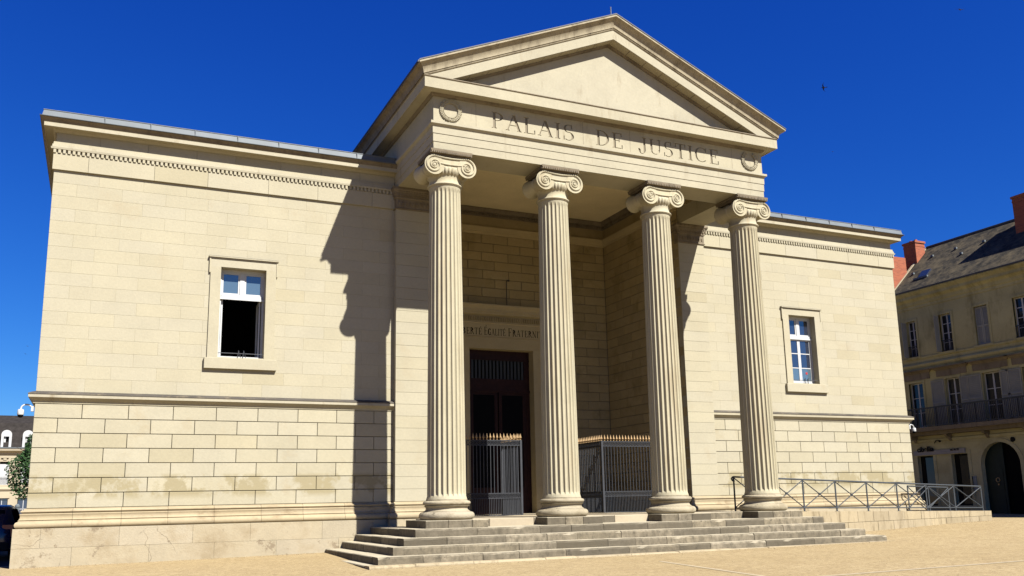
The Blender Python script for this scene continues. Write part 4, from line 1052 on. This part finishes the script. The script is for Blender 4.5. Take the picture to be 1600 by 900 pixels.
# wall as strips between openings
def wall_with_openings(mb, y0, y1, z0, z1, ops, d0, d1):
    zs = sorted({z0, z1}|{z for o in ops for z in (o[2], o[3]) if z0 < z < z1})
    for a, b in zip(zs, zs[1:]):
        cut_ = sorted((o[0], o[1]) for o in ops if o[2] < b-1e-6 and o[3] > a+1e-6)
        y = y0
        for p, q in cut_:
            if p > y: mb.fbox(frH, y, p, a, b, d0, d1)
            y = max(y, q)
        if y < y1: mb.fbox(frH, y, y1, a, b, d0, d1)
ag = MB(); wall_with_openings(ag, Y0, Y1, -.6, 3.25, openings, -.45, 0)
archops = [o for o in openings if o[3] > 3.3 and o[2] < 4.6]
# arch spandrel zone 3.25..4.62
arcpts = [(ARC[0]+ARC[1]*math.cos(R(a)), ARC[2]+ARC[1]*math.sin(R(a))) for a in range(0, 181, 9)]
sh_ops = [(a, b, .9, 3.98) for a, b in shop]
wall_with_openings(ag, Y0, ARC[0]-ARC[1]-.0, 3.25, 4.62, [o for o in sh_ops if o[1] < 3], -.45, 0); wall_with_openings(ag, ARC[0]+ARC[1], Y1, 3.25, 4.62, [o for o in sh_ops if o[0] > 6], -.45, 0)
ag.prism(frH, [(ARC[0]-ARC[1], 4.62)]+[(ARC[0]-ARC[1], ARC[2])]+arcpts[::-1][1:-1]+[(ARC[0]+ARC[1], ARC[2]), (ARC[0]+ARC[1], 4.62)], -.45, 0)
wall_with_openings(ag, Y0, Y1, 4.62, 5.2, [], -.45, 0)
gw = ag.build('ground_floor_wall', 'facadeg', HB)
up_ = MB(); wall_with_openings(up_, Y0, Y1, 5.2, 14.0, openings, -.45, 0); up_.box(XF+.45, XF+7.2, Y0, Y0+.4, -.6, 14.2); up_.box(XF+.45, XF+7.2, Y1-.4, Y1, -.6, 14.2); up_.box(XF+6.8, XF+7.2, Y0, Y1, -.6, 14.2)
uw = up_.build('upper_wall', 'facade', HB)
mb = MB(); mb.box(XF+.5, XF+.55, Y0+.4, Y1-.4, -.5, 13.8); mb.build('dark_interior', 'black', HB)
pf = [(0, Y1+.02), (0, Y0)]
def hsweep(prof, name, mat, par=HB): 
    mb = MB(); mb.sweep(prof, [(XF, Y1+.02), (XF, Y0)], side=1); return mb.build(name, mat, par, smooth=25)
hsweep([(-.1, 4.83), (.05, 4.84), (.08, 4.9), (.08, 4.98), (.03, 5.02), (-.1, 5.02)], 'ground_floor_band', 'facadeg')
hsweep([(-.1, 9.42), (.05, 9.44), (.07, 9.55), (.12, 9.62), (.15, 9.75), (.10, 9.84), (-.1, 9.86)], 'second_floor_band', 'facade')
hsweep([(-.1, 10.12), (.06, 10.13), (.07, 10.24), (.0, 10.27), (-.1, 10.27)], 'sill_band', 'facade')
hsweep([(-.1, 13.42), (.05, 13.43), (.06, 13.6), (.12, 13.66), (.16, 13.85), (.32, 14.0), (.36, 14.02), (.36, 14.2), (.5, 14.36), (.55, 14.40), (.55, 14.46), (-.1, 14.5)], 'eaves_cornice', 'facade')
hsweep([(.50, 14.461), (.60, 14.465), (.62, 14.56), (.56, 14.58), (-.1, 14.60)], 'eaves_gutter', 'lead')
# roof
RXr, RZr = XF+3.45, 18.25
rf = MB(); e0 = XF-.45
rf.add([(e0, Y0, 14.55), (e0, Y1+.05, 14.55), (RXr, Y1+.05, RZr), (RXr, Y0, RZr), (2*RXr-e0, Y0, 14.55), (2*RXr-e0, Y1+.05, 14.55)], [(0, 1, 2, 3), (3, 2, 5, 4), (0, 3, 4), (1, 5, 2), (0, 4, 5, 1)])
hr = rf.build('slate_roof', 'slate', HB, label='old mossy slate roof')
mb = MB(); mb.tube([(RXr, Y0, RZr+.02), (RXr, Y1, RZr+.02)], .09, 8); mb.build('ridge_capping', 'lead', hr)
mb = MB()
for a in range(2):
    pass
mb.add([(e0-.02, Y1-.02, 14.6), (RXr, Y1-.02, RZr+.06), (RXr, Y1+.16, RZr+.06), (e0-.02, Y1+.16, 14.6), (e0-.02, Y1-.02, 14.45), (RXr, Y1-.02, RZr-.1), (RXr, Y1+.16, RZr-.1), (e0-.02, Y1+.16, 14.45)], [(0, 1, 2, 3), (4, 7, 6, 5), (0, 4, 5, 1), (3, 2, 6, 7), (0, 3, 7, 4), (1, 5, 6, 2)])
mb.build('verge', 'pale', hr)
def chimney(x0, x1, y0, y1, z0, z1, cap=True):
    mb = MB(); mb.box(x0, x1, y0, y1, z0, z1)
    ch = mb.build('chimney', 'brick', hr)
    if cap:
        mb = MB(); mb.box(x0-.06, x1+.06, y0-.06, y1+.06, z1+.001, z1+.14); mb.box(x0-.02, x1+.02, y0-.02, y1+.02, z1-.25, z1-.15); mb.build('chimney_cap', 'brick', ch)
        for q in range(2): mb = MB(); mb.lathe([(.12, 0), (.10, .18), (.08, .18)], 10, ((x0+x1)/2, y0+(y1-y0)*(.3+.4*q), z1+.141)); mb.build('chimney_pot', 'brick', ch)
chimney(33.12, 33.98, 11.0, 12.0, -.5, 18.45); chimney(31.05, 32.35, 11.25, 12.6, -.5, 17.35, False)
chimney(33.1, 34.2, -1.5, 3.62, 15.8, 19.15)
def onroof(y, z): x = e0+(z-14.55)/(RZr-14.55)*(RXr-e0); return x
for y, z in ((9.9, 17.2), (8.1, 17.25), (5.9, 17.1), (7.2, 16.6), (10.5, 16.0)):
    x = onroof(y, z); mb = MB(); mb.box(x-.10, x+.02, y-.09, y+.09, z-.02, z+.10); mb.build('roof_vent', 'zinc', hr)
zq = 15.5; x = onroof(9.4, zq); mb = MB(); mb.add([(x-.05, 9.0, zq+.05), (x-.05, 9.7, zq+.05), (x+.40, 9.7, zq+.53), (x+.40, 9.0, zq+.53), (x+.05, 9.0, zq-.05), (x+.05, 9.7, zq-.05), (x+.5, 9.7, zq+.43), (x+.5, 9.0, zq+.43)], [(0, 1, 2, 3), (0, 4, 5, 1), (1, 5, 6, 2), (2, 6, 7, 3), (3, 7, 4, 0)]); mb.build('skylight', 'glass', hr)
mb = MB(); mb.box(x-.14, x-.02, 8.9, 10.0, zq-.08, zq+.03); mb.build('skylight_flashing', 'zinc', hr)
# windows
def hwindow(a, b, z0, z1, rows, mat='white', label=None, surround=.14, dep=-.2):
    mb = MB()
    for u0, u1, v0, v1 in ((a-surround, a, z0, z1), (b, b+surround, z0, z1), (a-surround, b+surround, z1, z1+surround)): mb.fbox(frH, u0, u1, v0, v1, -.1, .045)
    mb.fbox(frH, a-.2, b+.2, z0-.12, z0, -.3, .1)
    wv = mb.build('window', 'facade', HB)
    m = MB(); t = .06; c = (a+b)/2
    for u0, u1, v0, v1 in ((a, a+t, z0, z1), (b-t, b, z0, z1), (c-.05, c+.05, z0, z1), (a, b, z1-t, z1), (a, b, z0, z0+t)): m.fbox(frH, u0, u1, v0, v1, dep-.06, dep+random.uniform(0, .003))
    for r in range(1, rows): zz = z0+(z1-z0)*r/rows; m.fbox(frH, a+t, b-t, zz-.022, zz+.022, dep-.05, dep-.006)
    m.build('window_frame', mat, wv)
    for s in (0, 1):
        u0, u1 = (a+t, c-.05) if s == 0 else (c+.05, b-t)
        for r in range(rows):
            m = MB(); m.fbox(frH, u0, u1, z0+(z1-z0)*r/rows+.02, z0+(z1-z0)*(r+1)/rows-.02, dep-.03, dep-.025); m.build('pane', 'hglass', wv)
    return wv
def shutter(par, y0, y1, z0, z1, d=.03):
    m = MB(); t = .07
    for u0, u1, v0, v1 in ((y0, y0+t, z0, z1), (y1-t, y1, z0, z1), (y0+t, y1-t, z1-t, z1), (y0+t, y1-t, z0, z0+t), (y0+t, y1-t, (z0+z1)/2-.05, (z0+z1)/2+.05)): m.fbox(frH, u0, u1, v0, v1, d, d+.05)
    n = int((z1-z0)/.11)
    for i in range(n):
        z = z0+t+(z1-z0-2*t)*i/n; m.add([frH(y0+t, z, d+.045), frH(y1-t, z, d+.045), frH(y1-t, z+.09, d+.01), frH(y0+t, z+.09, d+.01)], [(0, 1, 2, 3)])
    m.fbox(frH, y0+t, y1-t, z0, z1, d, d+.005)
    return m.build('shutter', 'shutter', par)
for i, (a, b) in enumerate(win2):
    wv = hwindow(a, b, 10.30, 12.65, 4)
    if i == 2: shutter(wv, a+.02, (a+b)/2-.01, 10.32, 12.6, -.12); shutter(wv, (a+b)/2+.01, b-.02, 10.32, 12.6, -.12)
    elif i in (0, 1): 
        m = MB(); m.fbox(frH, b+.01, b+.05, 10.32, 12.6, .05, .42); m.build('shutter', 'shutter', wv)
    if i != 2:
        m = MB(); m.fbox(frH, a, b, 10.98, 11.02, .0, .03); m.fbox(frH, a, b, 10.33, 10.36, .0, .03)
        for k in range(9): y = a+(b-a)*(k+.5)/9; m.fbox(frH, y-.01, y+.01, 10.36, 10.98, .005, .025)
        m.build('window_guard', 'iron', wv)
for i, (a, b) in enumerate(win1):
    wv = hwindow(a, b, 5.75, 8.62, 3)
    m = MB(); m.sweep([(-.05, 8.80), (.03, 8.81), (.04, 9.2), (.10, 9.24), (.2, 9.34), (.3, 9.36), (.3, 9.41), (-.05, 9.42)], [(XF+.02, b+.55), (XF, b+.55), (XF, a-.55), (XF+.02, a-.55)], side=1); m.build('window_hood', 'weath', wv, smooth=25)
    if i: shutter(wv, b+.06, b+1.0, 5.78, 8.6, .05); shutter(wv, a-.62, a-.06, 5.78, 8.6, .05)
for a, b in shop:
    m = MB()
    for u0, u1, v0, v1 in ((a-.2, a, .9, 3.98), (b, b+.2, .9, 3.98), (a-.2, b+.2, 3.98, 4.2), (a-.25, b+.25, .78, .9)): m.fbox(frH, u0, u1, v0, v1, -.1, .04)
    wv = m.build('shop_window', 'facadeg', HB)
    m = MB()
    for u0, u1, v0, v1 in ((a, a+.07, .9, 3.98), (b-.3, b, .9, 3.98), (a+.07, b-.3, 3.88, 3.98), (a+.07, b-.3, .9, 1.0)): m.fbox(frH, u0, u1, v0, v1, -.32, -.24)
    m.build('window_frame', 'ink', wv)
    m = MB(); m.fbox(frH, a+.07, b-.3, 1.0, 3.88, -.29, -.28); m.build('pane', 'hglass', wv)
    m = MB(); m.fbox(frH, a+.2, a+.5, 1.1, 3.6, -.36, -.34); m.build('curtain', 'curtain', wv)
# sign board and lettering
m = MB(); m.fbox(frH, 7.15, 10.95, 4.02, 4.30, .05, .12); sg_ = m.build('sign_board', 'sign', HB, label='long pale shop sign board over two windows')
def bfont(txt, y, z, h, par, mat, bold=.02):
    cu = bpy.data.curves.new('sign_text', 'FONT'); cu.body = txt; cu.size = h; cu.offset = bold*h; cu.extrude = .01
    o = bpy.data.objects.new('sign_text', cu); COL.objects.link(o); bpy.context.view_layer.update()
    me = bpy.data.meshes.new_from_object(o.evaluated_get(bpy.context.evaluated_depsgraph_get())); bpy.data.objects.remove(o, do_unlink=True)
    me.materials.clear(); me.materials.append(M[mat])
    ob = place('sign_text', me, par, (XF-.135, y, z)); ob.rotation_euler = (R(90), 0, R(-90)); ob.scale = (K, K, K); return ob
bfont('cibellia', 10.62, 4.24, .46, sg_, 'ink', .03); bfont('tél. 05 52', 8.15, 4.20, .16, sg_, 'ink')
m = MB(); m.tube([(XF-.13, 9.25, 4.72), (XF-.13, 9.15, 4.86), (XF-.13, 9.0, 4.9), (XF-.13, 8.9, 4.86)], .03, 6); m.lathe([(0, -.07), (.07, -.03), (.07, .03), (0, .07)], 8, (XF-.13, 8.85, 4.82)); m.build('sign_emblem', 'ink', sg_)
# arched carriage door
m = MB()
outer = [(ARC[0]+(ARC[1]+.22)*math.cos(R(a)), ARC[2]+(ARC[1]+.22)*math.sin(R(a))) for a in range(0, 181, 9)]
m.prism(frH, [(ARC[0]+ARC[1]+.22, -.3)]+outer+[(ARC[0]-ARC[1]-.22, -.3), (ARC[0]-ARC[1], -.3)]+arcpts[::-1]+[(ARC[0]+ARC[1], -.3)], -.05, .05)
ad = m.build('arched_doorway', 'facadeg', HB, label='round-arched carriage doorway with dark green leaf')
half = [p for p in arcpts if p[0] >= ARC[0]-.001]
m = MB(); m.prism(frH, [(ARC[0]+.0, -.3), (ARC[0]+ARC[1], -.3)]+half, -.35, -.28); dl = m.build('door_leaf', 'greendoor', ad)
half2 = [p for p in arcpts if p[0] <= ARC[0]+.001]
m = MB(); m.prism(frH, half2+[(ARC[0]-ARC[1], -.3), (ARC[0], -.3)], -.44, -.42); m.build('passage', 'black', ad)
m = MB(); m.tube([(XF+.24, 5.42+.12*math.cos(R(a)), 2.35+.12*math.sin(R(a))) for a in range(0, 361, 30)], .025, 6, False); m.box(XF+.22, XF+.28, 5.36, 5.44, 2.05, 2.13); m.build('door_knocker', 'gold', dl)
for z0, z1 in ((.3, 1.5), (1.7, 3.0)): m = MB(); m.fbox(frH, ARC[0]+.15, ARC[0]+1.1, z0, z1, -.28, -.255); m.build('door_panel', 'greendoor', dl)
m = MB(); m.fbox(frH, 6.62, 6.92, 1.75, 2.62, .01, .04); m.build('wall_plaque', 'blueplate', HB)
m = MB(); m.lathe([(.14, 0), (.14, .05), (.1, .08)], 14); m.V = [(XF-.02-z, 3.95+x, 4.6+y) for x, y, z in m.V]; m.build('house_number_plate', 'ink', HB)
# balcony
m = MB(); m.fbox(frH, Y0, Y1, 5.45, 5.70, -.1, .85); m.fbox(frH, Y0, Y1, 5.22, 5.449, -.1, .55); bal = m.build('balcony', 'weath', HB)
y = Y1-.5
while y > Y0: 
    m = MB(); m.prism(lambda u, v, d: (XF-u, y+d, v), [(0, 5.219), (.5, 5.219), (.45, 5.1), (.2, 5.03), (.12, 4.85), (0, 4.8)], -.09, .09); m.build('bracket', 'weath', bal); y -= 2.6
m = MB(); m.fbox(frH, Y0, Y1, 6.84, 6.92, .76, .84); m.build('handrail', 'rail', bal)
m = MB(); m.fbox(frH, Y0, Y1, 5.76, 5.80, .78, .82); m.build('bottom_rail', 'iron', bal)
bmesh_ = None; y = Y1-.1; k = 0
while y > -1.5:
    m = MB(); m.fbox(frH, y-.014, y+.014, 5.80, 6.84, .785, .815)
    if k % 12 == 0: m.fbox(frH, y-.04, y+.04, 5.70, 6.84, .76, .775)
    if bmesh_ is None or k % 12 == 0: ob = m.build('baluster', 'iron', bal)
    else: ob = m.build('baluster', 'iron', bal)
    k += 1; y -= .115
m = MB()
while y > Y0: m.fbox(frH, y-.014, y+.014, 5.80, 6.84, .785, .815); y -= .115
m.build('baluster', 'iron', bal, kind='stuff')

# ------------------------------------------------------------------ far house on the left
LH = thing('far_house', (-29, 84, 0), 'distant sunlit house with dark mansard roof and round-headed dormers', 'house')
LY = 80.0; frL = FR_FRONT(LY); LX0, LX1 = -40.0, -12.0
lw = []; xs = -38.6
while xs < -13: lw.append((xs, xs+.95)); xs += 2.05
lops = [(a, b, 4.5, 6.95) for a, b in lw]+[(a-.1, b+.1, .8, 3.1) for a, b in lw]
mb = MB()
zs = sorted({-.5, 8.0}|{o[2] for o in lops}|{o[3] for o in lops})
for a, b in zip(zs, zs[1:]):
    x = LX0
    for p, q in sorted((o[0], o[1]) for o in lops if o[2] < b-1e-6 and o[3] > a+1e-6): mb.fbox(frL, x, p, a, b, -.4, 0); x = q
    mb.fbox(frL, x, LX1, a, b, -.4, 0)
mb.box(LX0, LX1, LY+8, LY+8.4, -.5, 8); mb.box(LX0, LX0+.4, LY+.4, LY+8, -.5, 8); mb.box(LX1-.4, LX1, LY+.4, LY+8, -.5, 8)
mb.build('wall', 'house', LH)
mb = MB(); mb.box(LX0+.4, LX1-.4, LY+.6, LY+.7, -.4, 7.9); mb.build('dark_interior', 'black', LH)
for prof, nm_, mt in (([(-.1, 7.7), (.1, 7.72), (.15, 7.9), (.45, 8.1), (.5, 8.3), (-.1, 8.35)], 'eaves_cornice', 'house'), ([(-.1, 3.9), (.1, 3.92), (.18, 4.1), (.05, 4.2), (-.1, 4.2)], 'floor_band', 'house'), ([(-.1, 8.351), (.48, 8.351), (.5, 8.48), (-.1, 8.5)], 'gutter', 'zinc')):
    mb = MB(); mb.sweep(prof, [(LX0, LY+.1), (LX0, LY), (LX1, LY), (LX1, LY+.1)], side=1); mb.build(nm_, mt, LH, smooth=25)
mb = MB(); mb.add([(LX0, LY-.1, 8.4), (LX1, LY-.1, 8.4), (LX1-.5, LY+1.1, 11.2), (LX0+.5, LY+1.1, 11.2), (LX1-3, LY+4.2, 12.3), (LX0+3, LY+4.2, 12.3), (LX1-.5, LY+7.3, 11.2), (LX0+.5, LY+7.3, 11.2), (LX1, LY+8.5, 8.4), (LX0, LY+8.5, 8.4)], [(0, 1, 2, 3), (3, 2, 4, 5), (5, 4, 6, 7), (7, 6, 8, 9), (1, 8, 6, 4, 2), (0, 3, 5, 7, 9)])
lr = mb.build('mansard_roof', 'houseslate', LH)
for a, b in lw:
    c = (a+b)/2; m = MB()
    for u0, u1, v0, v1 in ((a-.16, a, 4.5, 6.95), (b, b+.16, 4.5, 6.95), (a-.16, b+.16, 6.95, 7.12)): m.fbox(frL, u0, u1, v0, v1, -.1, .06)
    m.fbox(frL, c-.15, c+.15, 7.121, 7.35, -.05, .12); m.fbox(frL, c-.35, c+.35, 7.351, 7.42, -.05, .15)
    wv = m.build('window', 'house', LH)
    m = MB(); m.fbox(frL, a, b, 4.5, 6.7, -.16, -.12); m.build('curtain', 'white', wv)
    m = MB(); m.fbox(frL, a, b, 5.3, 5.34, .02, .05); 
    for k in range(8): m.fbox(frL, a+.06+k*.118, a+.08+k*.118, 4.55, 5.3, .025, .045)
    m.build('window_guard', 'iron', wv)
    m = MB(); m.fbox(frL, a-.05, b+.05, .85, 3.05, -.2, -.16); wg = m.build('ground_window', 'glass', LH)
    m = MB(); m.fbox(frL, a-.25, b+.25, 3.101, 3.3, -.05, .1); m.build('lintel', 'house', wg)
    m = MB(); m.fbox(frL, c-.03, c+.03, .85, 3.05, -.159, -.13); m.fbox(frL, a-.05, b+.05, 1.9, 1.96, -.159, -.13); m.build('window_frame', 'white', wg)
    # dormer, offset half a bay as in the photo
    dx = c-.05; top = [(dx+.5*math.cos(R(q)), 9.85+.5*math.sin(R(q))) for q in range(0, 181, 15)]
    inn = [(dx+.26*math.cos(R(q)), 9.65+.0*math.sin(R(q))) for q in (180, 0)]
    m = MB(); fd = FR_FRONT(LY+.05)
    m.prism(fd, [(dx-.5, 8.45)]+[(dx-.26, 8.45), (dx-.26, 9.65), (dx+.26, 9.65), (dx+.26, 8.45)]+[(dx+.5, 8.45)]+top, -.2, .1)
    dm_ = m.build('dormer', 'white', lr)
    m = MB(); m.prism(fd, [(dx-.48, 8.5), (dx+.48, 8.5)]+[(dx+.48*math.cos(R(q)), 9.83+.48*math.sin(R(q))) for q in range(0, 181, 15)], -1.2, -.201); m.build('dormer_cheek', 'house', dm_)
    m = MB(); m.fbox(fd, dx-.26, dx+.26, 8.45, 9.65, -.19, -.15); m.build('pane', 'black', dm_)
    m = MB(); m.fbox(fd, dx-.24, dx-.06, 8.47, 9.62, -.149, -.12); m.build('curtain', 'white', dm_)

# ------------------------------------------------------------------ parked car in the shaded side street
def car(cx, cy, label):
    gz0 = gz(cx, cy)+.012
    T_ = thing('parked_car', (cx, cy, gz0), label, 'car')
    # sections along y (rear at -y): half width, sill, belt, roof half width, roof z
    sec = [(-2.55, .86, .50, .86, .70, .92), (-2.5, .98, .34, 1.02, .78, 1.10), (-2.35, 1.06, .30, 1.12, .84, 1.34), (-1.95, 1.09, .28, 1.15, .84, 1.72), (-1.2, 1.10, .27, 1.16, .84, 1.82), (0, 1.10, .27, 1.15, .84, 1.84), (.7, 1.10, .27, 1.13, .82, 1.74), (1.35, 1.09, .28, 1.10, .84, 1.24), (1.9, 1.07, .30, 1.04, .84, 1.10), (2.4, 1.0, .34, .90, .78, .96), (2.55, .88, .45, .72, .66, .78)]
    P = []
    for y, hw, zs_, zb, rw, zr in sec:
        r = [(-hw*.93, zs_), (-hw, zs_+.15), (-hw, (zs_+zb)/2+.05), (-hw*.97, zb), (-rw, zr-.07), (-rw*.85, zr), (0, zr+.02), (rw*.85, zr), (rw, zr-.07), (hw*.97, zb), (hw, (zs_+zb)/2+.05), (hw, zs_+.15), (hw*.93, zs_)]
        P += [(cx+x, cy+y, gz0+z) for x, z in r]
    n = 13; mb = MB(); mb.add(P, [(i*n+k, (i+1)*n+k, (i+1)*n+(k+1) % n, i*n+(k+1) % n) for i in range(len(sec)-1) for k in range(n)]+[tuple(range(n)), tuple(range((len(sec)-1)*n, len(sec)*n))])
    body = mb.build('body', 'carblue', T_, smooth=40)
    m = MB(); m.add([(cx+x, cy+y, gz0+z) for x, y, z in ((-.78, -2.42, 1.16), (.78, -2.42, 1.16), (.70, -2.06, 1.66), (-.70, -2.06, 1.66), (-.78, -2.30, 1.16), (.78, -2.30, 1.16), (.70, -1.95, 1.66), (-.70, -1.95, 1.66))], [(0, 1, 2, 3), (0, 4, 5, 1), (1, 5, 6, 2), (2, 6, 7, 3), (3, 7, 4, 0)]); m.build('rear_window', 'dglass', T_)
    for s in (-1, 1):
        m = MB(); m.add([(cx+s*x, cy+y, gz0+z) for x, y, z in ((1.085, -1.75, 1.2), (1.09, .95, 1.18), (.90, .45, 1.70), (.88, -1.5, 1.70))], [(0, 1, 2, 3)]); m.build('side_window', 'dglass', T_)
        m = MB(); m.box(cx+s*.86-.16, cx+s*.86+.16, cy-2.50, cy-2.36, gz0+.78, gz0+1.16); m.build('tail_lamp', 'lampred', T_)
        m = MB(); m.box(cx+s*1.14-.08, cx+s*1.14+.08, cy+.7, cy+.85, gz0+1.1, gz0+1.25); m.build('wing_mirror', 'carblue', T_)
        for yy in (-1.6, 1.6):
            m = MB(); m.lathe([(.2, -.12), (.34, -.12), (.40, -.09), (.40, .09), (.34, .12), (.2, .12)], 24); m.V = [(cx+s*1.0+z, cy+yy+x, gz0+.40+y) for x, y, z in m.V]; wh = m.build('wheel', 'rubber', T_, smooth=40)
            m = MB(); m.lathe([(.0, -.1), (.24, -.125), (.24, .125), (.0, .1)], 16); m.V = [(cx+s*1.0+z, cy+yy+x, gz0+.40+y) for x, y, z in m.V]; m.build('rim', 'chrome', wh, smooth=40)
    m = MB(); m.box(cx-.9, cx+.9, cy-2.62, cy-2.4, gz0+.34, gz0+.60); m.build('bumper', 'rubber', T_)
    m = MB(); m.box(cx-.32, cx+.32, cy-2.575, cy-2.54, gz0+.72, gz0+.86); m.build('number_plate', 'white', T_)
car(-20.1, 6.2, 'dark blue hatchback parked in shade beside the left wing')
# white post box-like bollard behind the car and a clipped street tree
bz = gz(-21.1, 34)
T_ = thing('street_post', (-21.1, 34, bz), 'pale grey post under the clipped tree by the left wing', 'post')
mb = MB(); mb.lathe([(.12, 0), (.12, 1.5), (.15, 1.5), (.15, 1.62), (.05, 1.72)], 12, (-21.1, 34, bz)); mb.build('shaft', 'zinc', T_, smooth=35)
mb = MB(); mb.lathe([(.17, 0), (.17, .12), (.121, .16)], 12, (-21.1, 34, bz)); mb.build('foot', 'zinc', T_, smooth=35)
def tree(cx, cy, zb, ch, rad, label):
    g0 = gz(cx, cy); T_ = thing('street_tree', (cx, cy, g0), label, 'tree')
    m = MB(); m.tube([(cx, cy, g0-.1), (cx+.03, cy, g0+zb), (cx-.02, cy+.03, g0+zb+ch*.5), (cx, cy, g0+zb+ch*.9)], [.14, .11, .07, .02], 8)
    for k in range(14):
        a = random.uniform(0, 6.28); z = g0+zb+random.uniform(0, ch*.8); m.tube([(cx, cy, z), (cx+rad*.5*math.cos(a), cy+rad*.5*math.sin(a), z+.3), (cx+rad*.85*math.cos(a), cy+rad*.85*math.sin(a), z+.5)], [.05, .03, .01], 5)
    m.build('trunk', 'bark', T_, smooth=40)
    V, F = [], []
    for k in range(5200):
        while True:
            x, y, z = (random.uniform(-1, 1) for _ in range(3)); q = x*x+y*y+z*z
            if q < 1: break
        if random.random() > .25+.75*q: continue
        lump = 1+.16*math.sin(5*x+3*z)+.12*math.sin(7*y-4*z+1)
        taper = 1-.45*max(0, z)
        p = Vector((cx+x*rad*lump*taper, cy+y*rad*lump*taper, g0+zb+ch/2+z*ch/2*lump))
        u = Vector((random.gauss(0, 1), random.gauss(0, 1), random.gauss(0, 1))).normalized(); v = u.orthogonal().normalized(); s_ = random.uniform(.07, .13)
        o = len(V); V += [p-u*s_, p+v*s_*.55, p+u*s_*1.1, p-v*s_*.55]; F.append((o, o+1, o+2, o+3))
    m = MB(); m.add(V, F); m.build('crown', 'leaf', T_, recalc=False)
tree(-20.85, 40.0, 2.1, 4.0, 1.3, 'small clipped green tree beyond the left corner of the courthouse')

# ------------------------------------------------------------------ swifts in the sky
def bird(px, py, pz, s, yaw, roll_, label):
    T_ = MB()
    V = []; rings = [(-.5, .01), (-.4, .05), (-.2, .09), (.1, .10), (.3, .07), (.42, .03), (.46, .005)]
    T_.lathe([(r, y) for y, r in rings], 8); T_.V = [(x, z, y) for x, y, z in T_.V]
    for w_ in (-1, 1):
        T_.add([(w_*.05, .18, 0), (w_*.5, .20, .10), (w_*1.0, -.18, .12), (w_*.5, .04, .09), (w_*.05, -.12, 0), (w_*.05, .18, .03), (w_*.5, .18, .12), (w_*.05, -.10, .03)], [(0, 1, 3, 4), (1, 2, 3), (5, 7, 3, 6), (6, 3, 2), (0, 5, 6, 1), (4, 3, 7)])
        T_.add([(w_*.01, -.4, 0), (w_*.05, -.38, .01), (w_*.16, -.78, .0), (w_*.02, -.5, .02)], [(0, 1, 2), (0, 2, 3), (1, 3, 2), (0, 3, 1)])
    me = T_.mesh('swift', 'bird', (0, 0, 0), 30)
    o = place('bird', me, None, (px, py, pz), label, 'bird', 'swifts flying in the sky'); o.scale = (s, s, s); o.rotation_euler = (R(10), R(roll_), R(yaw))
bird(22.3, 7.16, 26.09, .34, 40, 38, 'largest dark swift gliding in the blue sky right of the pediment')
bird(29.6, 2.87, 30.6, .36, -60, 20, 'small dark swift in the top right corner of the sky')
bird(-21.09, 30.19, 11.1, .17, 20, 30, 'lower of two tiny swifts left of the courthouse')
bird(-21.0, 30.06, 11.56, .12, -30, 15, 'upper of two tiny swifts left of the courthouse')
bird(23.04, 7.65, 22.24, .12, 70, -20, 'tiny swift low in the sky right of the portico')

# ------------------------------------------------------------------ loose grit on the plaza, thicker along walls and steps
mb = MB(); rg = random.Random(3)
def grit(x, y, r):
    z = gz(x, y); a = rg.uniform(0, 6.28); c, q = math.cos(a)*r, math.sin(a)*r
    mb.add([(x+c, y+q, z-.002), (x-q*.8, y+c*.8, z-.002), (x-c, y-q, z-.002), (x+q*.8, y-c*.8, z-.002), (x+c*.2, y+q*.1, z+r*.8)], [(0, 1, 4), (1, 2, 4), (2, 3, 4), (3, 0, 4)])
for k in range(900): grit(rg.uniform(-18.7, -9.8), -.31-abs(rg.gauss(0, .22)), rg.uniform(.006, .02))
for k in range(900): grit(rg.uniform(-10, 10), -6.97-abs(rg.gauss(0, .25)), rg.uniform(.006, .022))
for k in range(500): grit(rg.uniform(9.8, 20.3), -2.52-abs(rg.gauss(0, .25)), rg.uniform(.006, .022))
for k in range(2600): grit(rg.uniform(-18, 22), rg.uniform(-19, -3), rg.uniform(.005, .017))
mb.V = mb.V; mb.build('loose_grit', 'gritstone', None, (0, 0, 0), recalc=False, kind='stuff', label='loose grit scattered over the plaza and along the wall foot')
